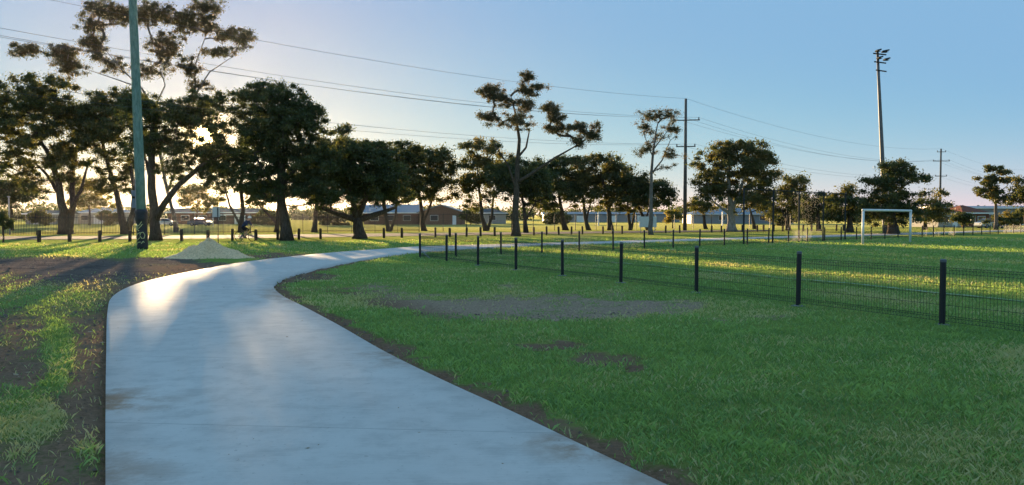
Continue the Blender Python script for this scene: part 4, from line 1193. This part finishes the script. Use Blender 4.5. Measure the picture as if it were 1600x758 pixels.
m, n, l, b = new_mat('worn_line_paint')
ns = noise(n, l, 9, 5, 0.7, position(n))
l.new(mix_rgb(n, l, ramp(n, l, ns, 0.36, 0.58), (0.11, 0.19, 0.05), (0.36, 0.42, 0.30)), b.inputs['Base Color'])
b.inputs['Roughness'].default_value = 0.9
M_LINE = m


def strip(name, a, b, w, mat, label, n=60):
    a, b = Vector(a), Vector(b)
    s = Vector((-(b - a).y, (b - a).x)).normalized() * w / 2
    mb = MB()
    for i in range(n + 1):
        p = a.lerp(b, i / n)
        for q in (p + s, p - s):
            zz = float(gz(q.y) + ((fbm(np.array([q.x]), np.array([q.y]), 1.1, 5)[0] - .5) * .05) * sstep(70, 30, q.y) * sstep(30, 14, abs(q.x)))
            mb.v.append((q.x, q.y, zz + 0.03))
    mb.f = [(2 * i, 2 * i + 1, 2 * i + 3, 2 * i + 2) for i in range(n)]
    return tag(mb.build(name, mat), label, None, None, 'structure')


l0, l1 = G(880, 403).to_2d(), G(1340, 446).to_2d()
dl = (l1 - l0).normalized()
strip('line_marking', l0 - dl * 2, l0 + dl * 30, 0.10, M_LINE, 'worn white touchline painted on the grass behind the mesh fence', 120)
strip('line_marking', Vector((ga.x, ga.y)) - DB * 14, Vector((gb.x, gb.y)) + DB * 20, 0.10, M_LINE, 'worn white goal line painted through the goal', 80)

# ------------------------------------------------------------------ sand heap
c = G(312, 404)
nr_, na = 40, 96
V, Q = [], []
for i in range(nr_ + 1):
    t = i / nr_
    a = np.linspace(0, 2 * math.pi, na, endpoint=False)
    R = 1.45 * (1 + 0.14 * np.sin(a * 2 + .6) + 0.08 * np.sin(3 * a + 1) + .05 * np.sin(7 * a) + .04 * np.sin(13 * a + 2)) + 0.55 * np.exp(-((a - 6.0) / .45) ** 2) + 0.2 * np.exp(-((a - 3.3) / .4) ** 2)
    x, y = np.cos(a) * R * t, np.sin(a) * R * 0.8 * t
    h = 0.76 * (1 - t) ** 1.2 * (1 + 0.10 * np.sin(a * 3 + .4)) - 0.10 * max(0, .16 - t)
    h = h + (0.42 * (fbm(x + 20, y + 9, 2.6, 2) - .5) + 0.17 * (fbm(x + 3, y + 9, 10, 12) - .5)) * (1 - t) ** .6 * min(1, t * 6) - 0.05 * (t > .97)
    for k in range(na): V.append((x[k] + c.x + 0.12 * (1 - t), y[k] + c.y + .6, h[k] + c.z))
for i in range(nr_):
    for k in range(na):
        Q.append((i * na + k, i * na + (k + 1) % na, (i + 1) * na + (k + 1) % na, (i + 1) * na + k))
heap = np_mesh('sand_heap', np.array(V), np.array(Q), M_SAND, True)
tag(link('sand_heap', heap), 'heap of pale sand on the ground beside the path bend', 'sand heap')

# ------------------------------------------------------------------ green pole with wrap, boxes and graffiti
pb = G(223, 389.5)
top = at(203, -110, pb.y)
gp = empty('timber_pole', pb, 'green treated timber pole with black graffitied wrap at its foot', 'pole')
ptsP = [pb + Vector((0, 0, -.1)), pb.lerp(top, .25), pb.lerp(top, .5), pb.lerp(top, .75), top]
ptsP = [Vector((p.x, pb.y, p.z)) for p in ptsP]
MB().tube(ptsP, [.245, .235, .215, .20, .185], 20).build('shaft', M_POLEGREEN, gp, smooth=True)


def pole_at(zz):
    t = (zz - pb.z) / (top.z - pb.z)
    p = pb.lerp(top, t)
    return Vector((p.x, pb.y, zz)), .245 - .06 * t


ws = []
wr = []
for k in range(15):
    zz = pb.z - 0.03 + 2.08 * k / 14
    p, r = pole_at(zz)
    ws.append(p); wr.append(r + .018 + (0.03 + 0.035 * (k % 2) if k >= 10 else 0.006 * (k % 3)))
wrap = MB().tube(ws, wr, 22).build('wrap', M_WRAP, gp, smooth=True)


def on_wrap(u, v):                    # u across the pole (-1..1), v height
    p, r = pole_at(pb.z + v)
    r += .042
    a = -math.pi / 2 + u * 1.25
    return p + Vector((math.cos(a) * r, math.sin(a) * r, 0))


strokes = [[(-.55, 1.32), (-.2, 1.18), (.1, 1.28), (.35, 1.42)], [(-.5, 1.1), (-.1, 1.08), (.25, 1.2), (.45, 1.3)], [(-.65, .98), (-.3, 1.02), (-.05, .95)], [(-.5, 1.32), (-.35, 1.1), (-.55, .98)],
           [(.05, .72), (.2, .86), (.5, .88), (.72, .74), (.6, .58), (.3, .56), (.08, .68)], [(-.7, .6), (-.3, .8), (.1, .86)], [(-.75, .36), (-.4, .48), (.05, .6)], [(-.7, .2), (-.3, .36), (.1, .38)], [(.2, .3), (.45, .42), (.6, .36)]]
for st in strokes:
    pts = catmull3 = []
    for (u0, v0), (u1, v1) in zip(st, st[1:]):
        for j in range(4):
            t = j / 4
            pts.append(on_wrap(u0 + (u1 - u0) * t, v0 + (v1 - v0) * t))
    pts.append(on_wrap(*st[-1]))
    MB().tube(pts, 0.019, 5).build('graffiti_stroke', M_SPRAY, wrap, gp)
for (v0, v1, w, off) in ((2.72, 3.02, .22, -.30), (2.12, 2.60, .24, -.28)):
    p, r = pole_at(pb.z + (v0 + v1) / 2)
    bx = MB(); bx.box((p.x + off, p.y - .05, p.z), (w, .2, v1 - v0)); bx.box((p.x + off, p.y - .16, p.z), (w * .86, .02, (v1 - v0) * .88))
    bx.build('meter_box', M_BOX, gp)
p, r = pole_at(pb.z + 2.7)
MB().tube([pole_at(pb.z + 3.6)[0] + Vector((-.12, -.25, 0)), p + Vector((-.13, -.26, 0)), pole_at(pb.z + 2.0)[0] + Vector((-.13, -.28, 0))], .022, 6).build('conduit', M_STEEL, gp)

# ------------------------------------------------------------------ sign on a thin post
sp = G(341, 382.5)
sg = empty('sign', sp, 'pale rectangular sign on a thin post behind the sand heap', 'sign')
MB().tube([sp - Vector((0, 0, .1)), sp + Vector((0, 0, 2.3))], .028, 8).build('sign_post', M_DARKSTEEL, sg, smooth=True)
bx = MB(); bx.box((sp.x - .12, sp.y + .05, sp.z + 1.98), (.46, .012, .60)); bx.build('sign_panel', M_SIGN, sg)
bx = MB(); bx.box((sp.x - .04, sp.y + .035, sp.z + 1.98), (.05, .018, .50)); bx.build('bracket', M_STEEL, sg)
sp = G(1012, 364); 
sg = empty('notice_board', sp, 'pale blue notice board behind the thin pale gum trunk', 'sign')
for dx in (-.75, .75):
    MB().tube([sp + Vector((dx, 0, -.1)), sp + Vector((dx, 0, 1.85))], .04, 7).build('leg', M_STEEL, sg)
bx = MB(); bx.box((sp.x, sp.y - .05, sp.z + 1.2), (1.9, .04, 1.15)); bx.build('board', M_SIGN, sg)
lp = G(15, 367)
lg = empty('lamp_post', lp, 'short grey post standing at the far left end of the picket fence', 'post')
MB().tube([lp - Vector((0, 0, .1)), lp + Vector((0, 0, 3.6))], .07, 8).build('shaft', M_STEEL, lg)
bx = MB(); bx.box((lp.x, lp.y, lp.z + 3.66), (.2, .2, .12)); bx.build('lamp_head', M_STEEL, lg)
for px, lab in ((935, 'thin white post on the far field behind the umbrella-crowned trees'), (1129, 'thin white post behind the pale-trunked round tree')):
    p = at(px, 352, 150); p.z = float(gz(150))
    mb = MB(); mb.lathe(tuple(p), [(.13, -.1), (.13, 2.6), (.16, 2.62), (.16, 2.7), (.05, 2.74)], 9)
    tag(mb.build('marker_post', M_WHITE), lab, 'post', 'white posts on the far field')

# ------------------------------------------------------------------ floodlight pole
fb = G(1384, 365.5)
ftop = at(1371, 80, fb.y)
fl = empty('floodlight_pole', fb, 'tall slightly leaning floodlight pole behind the white goal', 'floodlight')
seg = [fb + Vector((0, 0, -.1)), fb.lerp(ftop, .08), fb.lerp(ftop, .081), fb.lerp(ftop, .45), fb.lerp(ftop, .75), ftop]
MB().tube(seg, [.30, .29, .24, .20, .16, .12], 12).build('shaft', M_POLESTEEL, fl, smooth=True)
mp = fb.y / F
for py, x0, x1 in ((85, -7, 10), (98, -6, 9), (111, -4, 9)):
    c = at(1371 + (py - 80) * .05, py, fb.y)
    MB().tube([c + Vector((x0 * mp, 0, .1)), c + Vector((x1 * mp, -.5, -.15))], .07, 6).build('crossarm', M_DARKSTEEL, fl)
for px, py, w in ((1369, 81.5, 7), (1380, 82.5, 9), (1371.5, 92.5, 7), (1382, 95, 8)):
    c = at(px, py, fb.y) + Vector((0, -.35, 0))
    hd = MB(); w_ = w * mp
    hd.prism([(-.3, -.03), (.3, -.03), (.26, .07), (-.1, .12), (-.26, .08)], c - Vector((w_ / 2, 0.1, 0)), c + Vector((w_ / 2, -.1, .12)))
    h = hd.build('floodlight', M_DARKSTEEL, fl)
    g = MB(); g.box((c.x, c.y, c.z - .02), (w_ * .85, .5, .03)); g.build('lens', M_LAMPGLASS, h, fl)

# ------------------------------------------------------------------ power poles and lines
P1, P2 = G(1070, 361.5), G(1468, 351.5)
P1 = at(1070, 362, 98); P2 = at(1468, 352, 170)
step = Vector((P2.x - P1.x, P2.y - P1.y, 0))
PP = [P1 - step, P1, P2, P2 + step]
for p in PP: p.z = float(gz(p.y))
LD = step.normalized(); LS = Vector((LD.y, -LD.x, 0))
LS = Vector((1, 0, 0)) * .75 + LS * .25; LS.normalize()
labels = ['power pole with crossarms out past the left edge', 'tall power pole with two crossarms right of the wispy gum', 'far power pole with three crossarms behind the right fence', 'power pole with crossarms past the right edge']
TOPZ = 16.6
ARMS = [(15.9, .9), (13.9, 1.7), (10.6, 1.2)]
for i, p in enumerate(PP):
    r = empty('power_pole', p, labels[i], 'power pole', 'power poles carrying the lines')
    MB().tube([p - Vector((0, 0, .2)), p + Vector((0, 0, 8)), p + Vector((0, 0, TOPZ))], [.26, .21, .16], 12).build('shaft', M_POLEGREY, r, smooth=True)
    for z_, w in ARMS[1:] if i == 1 else ARMS:
        c = p + Vector((0, -.2, z_))
        arm = MB().tube([c - LS * w, c + LS * w], .075, 6).build('crossarm', M_POLEGREY, r)
        for s in (-.92, 0.0, .92):
            q = c + LS * w * s
            MB().lathe(tuple(q), [(.05, .06), (.09, .12), (.05, .2), (.09, .26), (.04, .34)], 8).build('insulator', M_INSUL, arm, r)
WIR = [(TOPZ, 0, 'uppermost single power line strung between the pole tops', 2.0), (14.2, -1.56, 'left line of the middle crossarm set of power lines', 2.1), (14.2, .0, 'centre line of the middle crossarm set of power lines', 2.35),
       (14.2, 1.56, 'right line of the middle crossarm set of power lines', 2.2), (10.9, -1.1, 'left line of the lowest crossarm set of power lines', 2.1), (10.9, 1.1, 'right line of the lowest crossarm set of power lines', 1.9)]
for z_, off, lab, sag in WIR:
    pts = []
    for k in range(3):
        a, b2 = PP[k] + Vector((0, -.2, z_)) + LS * off, PP[k + 1] + Vector((0, -.2, z_)) + LS * off
        for j in range(28):
            t = j / 28
            pts.append(a.lerp(b2, t) - Vector((0, 0, 4 * sag * t * (1 - t))))
    pts.append(PP[3] + Vector((0, -.2, z_)) + LS * off)
    tag(MB().tube(pts, 0.012, 4).build('power_line', M_WIRE), lab, 'power line', 'power lines')


# ------------------------------------------------------------------ houses
def house(name, label, x0, x1, yb, Y, depth, wall_h, roof_h, wallm, roofm, gable='x', openings=(), over=.5, fascia=True):
    a, b = at(x0, yb, Y), at(x1, yb, Y)
    zg = float(gz(Y))
    w = b.x - a.x
    cx = (a.x + b.x) / 2
    r = empty(name, (cx, Y, zg), label, 'house', 'houses')
    mb = MB(); mb.box((cx, Y + depth / 2, zg + wall_h / 2 - .1), (w, depth, wall_h + .2))
    if gable == 'y':     # ridge runs towards the viewer, gable end faces us
        mb.prism([(-w / 2, wall_h), (w / 2, wall_h), (0, wall_h + roof_h)], (cx, Y + .001, zg), (cx, Y + depth, zg))
    mb.build('wall', wallm, r)
    ro = MB()
    if gable == 'y':
        o = over
        k = roof_h / (w / 2)
        for s in (-1, 1):
            ro.prism([(0, wall_h + roof_h + .02), (s * (w / 2 + o), wall_h - o * k + .02), (s * (w / 2 + o), wall_h - o * k + .2), (0, wall_h + roof_h + .22)][::s], (cx, Y - o, zg), (cx, Y + depth + o, zg))
    elif gable == 'hip':
        x_, y_ = w / 2 + over, depth / 2 + over
        ins_ = min(y_, x_ * .9)
        z1 = zg + wall_h; cy = Y + depth / 2
        ro.add([(cx - x_, cy - y_, z1), (cx + x_, cy - y_, z1), (cx + x_, cy + y_, z1), (cx - x_, cy + y_, z1), (cx - x_ + ins_, cy, z1 + roof_h), (cx + x_ - ins_, cy, z1 + roof_h)],
               [(0, 1, 5, 4), (1, 2, 5), (2, 3, 4, 5), (3, 0, 4), (3, 2, 1, 0)])
    else:
        ro.prism([(-depth / 2 - over, wall_h), (depth / 2 + over, wall_h), (0, wall_h + roof_h)], (cx - w / 2 - over, Y + depth / 2, zg), (cx + w / 2 + over, Y + depth / 2, zg))
    rf = ro.build('roof', roofm, r)
    if fascia and gable != 'y':
        fb_ = MB(); fb_.box((cx, Y - over - .03, zg + wall_h - .02), (w + 2 * over + .06, .05, .22)); fb_.build('gutter', M_WHITE, rf, r)
    for (kind, u, z0, ww, hh) in openings:
        x = a.x + u * w
        if kind == 'w':
            f = MB(); f.box((x, Y - .02, zg + z0 + hh / 2), (ww + .14, .08, hh + .14)); fo = f.build('window', M_WHITE, r)
            g = MB(); g.box((x, Y - .05, zg + z0 + hh / 2), (ww, .06, hh)); g.build('pane', M_GLASS, fo, r)
        else:
            f = MB(); f.box((x, Y - .04, zg + z0 + hh / 2), (ww, .08, hh)); f.build('door' if kind == 'd' else 'garage_door', M_WHITE, r)
    return r


house('brick_house', 'long low brown brick building beyond the fence behind the cyclist', 262, 400, 352, 182, 9, 2.7, 1.0, M_BRICK, M_ROOFDARK, 'x', [('g', .82, 0, 2.6, 2.1), ('w', .2, .9, 1.8, 1.1), ('w', .4, .9, 1.8, 1.1), ('w', .62, .9, 1.6, 1.1)])
house('rendered_house', 'pale rendered house between the left trunks', 118, 190, 352, 186, 8, 2.7, 1.3, M_RENDER, M_ROOFBLUE, 'hip', [('g', .5, 0, 2.4, 2.1), ('w', .2, .9, 1.4, 1.1), ('w', .82, .9, 1.4, 1.1)])
house('metal_shed', 'tan shed at the far left behind the picket fence', 40, 92, 354, 176, 8, 2.4, .8, M_RENDER, M_ROOFDARK, 'x', [('d', .3, 0, .9, 2.0), ('w', .7, .9, 1.4, 1.0)])
house('brick_house', 'brick house with blue-grey gable roof behind the flat-topped tree', 655, 722, 352, 168, 12, 2.7, 1.5, M_BRICK, M_ROOFBLUE, 'y', [('d', .82, 0, .8, 2.0), ('w', .35, .9, 1.6, 1.1)])
house('brick_house', 'brick house wing with long blue-grey roof behind the squat tree', 568, 653, 352, 172, 9, 2.6, 1.9, M_BRICK, M_ROOFBLUE, 'x', [('w', .2, .9, 1.8, 1.1), ('w', .5, .9, 1.8, 1.1), ('w', .8, .9, 1.6, 1.1)])
house('brick_house', 'low house behind the V-trunked tree', 738, 790, 350, 188, 8, 2.6, 1.2, M_RENDER, M_ROOFDARK, 'hip', [('w', .25, .9, 1.6, 1.1), ('w', .6, .9, 1.6, 1.1)])
house('metal_shed', 'long low grey shed on the horizon behind the umbrella-crowned trees', 850, 1062, 346, 235, 12, 2.4, .7, M_SHED, M_SHED, 'x', [('g', .28, 0, 3.2, 1.9), ('g', .5, 0, 3, 1.9), ('d', .7, 0, 1, 2)], fascia=False)
house('metal_shed', 'low grey shed behind the pale-trunked round tree', 1080, 1240, 347, 190, 10, 2.3, 1.6, M_SHED, M_ROOFBLUE, 'hip', [('w', .3, .9, 1.6, 1.0), ('w', .7, .9, 1.6, 1.0)])
house('brick_house', 'white-walled house with red tile roof beside the second power pole', 1466, 1502, 354, 128, 9, 2.4, 1.2, M_RENDER, M_ROOFTILE, 'hip', [('w', .3, .8, 1.2, 1.0), ('d', .72, 0, .8, 2.0)])
house('brick_house', 'red tiled house second from the right power pole', 1506, 1545, 353, 134, 9, 2.4, 1.4, M_BRICKRED, M_ROOFTILE, 'hip', [('w', .3, .8, 1.2, 1.0), ('w', .7, .8, 1.2, 1.0)])
house('metal_shed', 'long shed with pale blue roof edge behind the right houses', 1478, 1640, 350, 165, 14, 3.6, .5, M_SHED, M_ROOFBLUE, 'x', [('g', .6, 0, 3.2, 2.6), ('g', .8, 0, 3.2, 2.6), ('w', .4, 1.2, 2.0, 1.0)])


# ------------------------------------------------------------------ cars
def car(label, px, py, Y, paint, rz):
    p = at(px, py, Y); zg = float(gz(Y))
    r = empty('parked_car', (p.x, Y, zg), label, 'car', 'cars parked beyond the fences')
    r.rotation_euler = (0, 0, rz)
    body = MB()
    prof = [(-2.15, .28), (2.1, .28), (2.18, .55), (2.1, .78), (1.2, .92), (-1.75, .95), (-2.15, .85), (-2.2, .5)]

    def side(profile, w, taper=1.0):
        n = len(profile)
        vs = [(x, -w * (1 if z < 1 else taper), z) for x, z in profile] + [(x, w * (1 if z < 1 else taper), z) for x, z in profile]
        return vs, [tuple(range(n - 1, -1, -1)), tuple(range(n, 2 * n))] + [(k, (k + 1) % n, (k + 1) % n + n, k + n) for k in range(n)]
    body.add(*side(prof, .86))
    link('body', body.mesh('body', paint), r)
    cab = MB(); cab.add(*side([(1.15, .9), (.45, 1.38), (-1.1, 1.42), (-1.75, .93)], .80, .82))
    c_ = link('cabin_glass', cab.mesh('cabin_glass', M_GLASS), r)
    rf = MB(); rf.add(*side([(.48, 1.375), (.42, 1.41), (-1.05, 1.46), (-1.15, 1.41)], .66))
    link('roof', rf.mesh('roof', paint), r)
    for x in (-1.35, 1.35):
        for s in (-1, 1):
            ty = MB().tube([(x, s * .66, .31), (x, s * .88, .31)], .31, 14)
            t = link('wheel', ty.mesh('wheel', M_RUBBER), r)
            link('rim', MB().tube([(x, s * .87, .31), (x, s * .895, .31)], .19, 10).mesh('rim', M_STEEL), t)
    for s in (-.6, .6):
        bx = MB(); bx.box((2.12, s, .66), (.12, .34, .14)); link('headlight', bx.mesh('headlight', M_LAMPGLASS), r)


car('white car parked beyond the fence right of the green pole', 258, 350, 150, M_CARWHITE, 0.1)
car('dark blue car parked beyond the fence below the golden tree', 313, 350, 150, M_CARBLUE, 0.05)
car('silver car parked in front of the right houses', 1548, 352, 119, M_CARSILVER, 0.15)

# ------------------------------------------------------------------ cyclist and bicycle
cb = G(384, 377.2)
HEAD = math.radians(-14)              # riding to the right and a little towards the camera
bike = empty('bicycle', cb, 'bicycle ridden along the road past the bollards', 'bicycle')
bike.rotation_euler = (0, 0, HEAD)
M_FRAME = simple('dark_bike_frame', (0.03, 0.035, 0.05), 0.35, 0.1)
for x in (-.53, .53):
    rim = MB().tube([(x + .335 * math.cos(a), 0, .345 + .335 * math.sin(a)) for a in np.linspace(0, 2 * math.pi, 33)], .024, 6, False)
    w_ = link('wheel', rim.mesh('wheel', M_RUBBER), bike)
    sp_ = MB()
    for k in range(14):
        a = 2 * math.pi * k / 14
        sp_.tube([(x, .02 * (-1) ** k, .345), (x + .32 * math.cos(a), 0, .345 + .32 * math.sin(a))], .003, 3, False)
    sp_.tube([(x, -.05, .345), (x, .05, .345)], .022, 8)
    link('spokes', sp_.mesh('spokes', M_STEEL), w_)
fr = MB()
BBk, ST, HT, HB, RA, FA = (-.06, 0, .30), (-.22, 0, .80), (.34, 0, .86), (.38, 0, .72), (-.53, 0, .345), (.53, 0, .345)
for a, b2, r in ((BBk, ST, .018), (ST, HT, .018), (BBk, HB, .021), (HT, HB, .022), (BBk, RA, .012), (ST, RA, .011), (HB, FA, .015)):
    fr.tube([a, b2], r, 7)
link('frame', fr.mesh('frame', M_FRAME), bike)
sd = MB(); sd.prism([(-.02, .88), (.02, .88), (.02, .93), (-.02, .93)], (.0, 0, 0), (-.12, 0, 0)); sd.prism([(-.09, .9), (.09, .9), (.06, .94), (-.06, .94)], (-.12, 0, 0), (-.34, 0, 0)); sd.tube([ST, (-.24, 0, .9)], .014, 6)
link('saddle', sd.mesh('saddle', M_RUBBER), bike)
hb_ = MB().tube([(.34, 0, .86), (.33, 0, .97)], .015, 6).tube([(.36, -.28, 1.0), (.34, -.1, .97), (.34, .1, .97), (.36, .28, 1.0)], .014, 6)
link('handlebar', hb_.mesh('handlebar', M_FRAME), bike)
cr = MB().tube([(-.06, -.1, .30), (.08, -.1, .22)], .012, 5).tube([(-.06, .1, .30), (-.20, .1, .38)], .012, 5).tube([(-.06, -.06, .3), (-.06, .06, .3)], .08, 12)
cr.box((.08, -.15, .22), (.09, .09, .02)); cr.box((-.20, .15, .38), (.09, .09, .02))
link('crank', cr.mesh('crank', M_FRAME), bike)

person = empty('person', cb, 'cyclist in dark clothing and white helmet riding past the bollards', 'person')
person.rotation_euler = (0, 0, HEAD)
J = {'pelvis': (-.22, 0, 1.0, .15), 'waist': (-.08, 0, 1.17, .135), 'chest': (.12, 0, 1.33, .165), 'neck': (.25, 0, 1.46, .06), 'skull': (.31, 0, 1.53, .085), 'crown': (.33, 0, 1.64, .092),
     'shL': (.15, .19, 1.39, .075), 'elL': (.26, .26, 1.17, .05), 'wrL': (.36, .27, 1.04, .034), 'haL': (.39, .27, 1.02, .036),
     'shR': (.15, -.19, 1.39, .075), 'elR': (.26, -.26, 1.17, .05), 'wrR': (.36, -.27, 1.04, .034), 'haR': (.39, -.27, 1.02, .036),
     'hiL': (-.2, .11, .96, .115), 'knL': (.2, .13, .80, .07), 'anL': (-.22, .14, .47, .045), 'heL': (-.27, .14, .41, .042), 'toL': (-.10, .15, .39, .035),
     'hiR': (-.2, -.11, .96, .115), 'knR': (.2, -.12, .68, .07), 'anR': (.06, -.14, .31, .045), 'heR': (.02, -.14, .25, .042), 'toR': (.19, -.15, .24, .035)}
keys = list(J)
E = [('pelvis', 'waist'), ('waist', 'chest'), ('chest', 'neck'), ('neck', 'skull'), ('skull', 'crown'), ('chest', 'shL'), ('shL', 'elL'), ('elL', 'wrL'), ('wrL', 'haL'), ('chest', 'shR'), ('shR', 'elR'), ('elR', 'wrR'), ('wrR', 'haR'),
     ('pelvis', 'hiL'), ('hiL', 'knL'), ('knL', 'anL'), ('anL', 'heL'), ('heL', 'toL'), ('pelvis', 'hiR'), ('hiR', 'knR'), ('knR', 'anR'), ('anR', 'heR'), ('heR', 'toR')]
me = bpy.data.meshes.new('body_skeleton')
vs = [J[k][:3] for k in keys]
rad = [J[k][3] for k in keys]
ed = [(keys.index(a), keys.index(b2)) for a, b2 in E]
for s, hn in ((1, 'haL'), (-1, 'haR')):            # five fingers closing round the grip
    hx, hy, hz = J[hn][:3]
    for k in range(5):
        if k < 4:
            ch = [(hx + .045, hy + (-.03 + .02 * k), hz + .012), (hx + .062, hy + (-.03 + .02 * k), hz - .018), (hx + .035 - .002 * k, hy + (-.03 + .02 * k), hz - .04)]
        else:
            ch = [(hx + .005, hy - s * .045, hz - .005), (hx + .03, hy - s * .055, hz - .03)]
        prev = keys.index(hn)
        for c in ch:
            vs.append(c); rad.append(.009); ed.append((prev, len(vs) - 1)); prev = len(vs) - 1
me.from_pydata(vs, ed, [])
ob = bpy.data.objects.new('body_skeleton', me); COL.objects.link(ob)
sk = ob.modifiers.new('skin', 'SKIN')
lay = me.skin_vertices[0].data
for i, r in enumerate(rad):
    lay[i].radius = (r, r)
    lay[i].use_root = (i == 0)
ss = ob.modifiers.new('sub', 'SUBSURF'); ss.levels = 1; ss.render_levels = 1
dg = bpy.context.evaluated_depsgraph_get()
bm_ = bpy.data.meshes.new_from_object(ob.evaluated_get(dg))
bpy.data.objects.remove(ob)
bm_.name = 'body'
bm_.materials.clear()
for mm in (M_SKIN, M_NAVY, M_DARKCLOTH): bm_.materials.append(mm)
for p_ in bm_.polygons:
    c = p_.center
    arm = abs(c.y) > .17 and c.x > .1 and c.z > .95
    if c.z > 1.44 and c.x > .2 and abs(c.y) < .14: p_.material_index = 0
    elif arm and c.z < 1.12: p_.material_index = 0
    elif c.z > 1.04: p_.material_index = 1
    elif c.z > .72: p_.material_index = 2
    elif c.z < .43 and c.x < .0 and c.y > 0 or c.z < .29: p_.material_index = 2
    else: p_.material_index = 0
    p_.use_smooth = True
link('body', bm_, person)
hv = MB().lathe((.325, 0, 1.63), [(.125, -.02), (.13, .02), (.115, .08), (.07, .125), (.02, .14)], 14)
hv.box((.44, 0, 1.615), (.09, .14, .015))
link('helmet', hv.mesh('helmet', M_WHITE, smooth=True), person)
fc = MB().lathe((.395, .035, 1.585), [(.008, -.008), (.012, 0), (.008, .008)], 6).lathe((.395, -.035, 1.585), [(.008, -.008), (.012, 0), (.008, .008)], 6)
link('eyes', fc.mesh('eyes', M_DARKCLOTH), person)
link('nose', MB().tube([(.40, 0, 1.58), (.428, 0, 1.545), (.40, 0, 1.54)], [.01, .014, .008], 6).mesh('nose', M_SKIN), person)

# ------------------------------------------------------------------ morning haze
hz_mb = MB(); hz_mb.box((0, 1150, 13.5), (3400, 2900, 31))
hz_o = hz_mb.build('haze', None)
hm = bpy.data.materials.new('thin_morning_haze'); hm.use_nodes = True
hn, hl = hm.node_tree.nodes, hm.node_tree.links
hn.clear()
ho = hn.new('ShaderNodeOutputMaterial'); hv_ = hn.new('ShaderNodeVolumePrincipled')
hv_.inputs['Color'].default_value = (0.9, 0.92, 0.95, 1)
hv_.inputs['Density'].default_value = 0.000035
hv_.inputs['Anisotropy'].default_value = 0.8
hl.new(hv_.outputs[0], ho.inputs['Volume'])
hz_o.data.materials.append(hm)
tag(hz_o, 'thin morning haze over the park', 'haze', None, 'stuff')
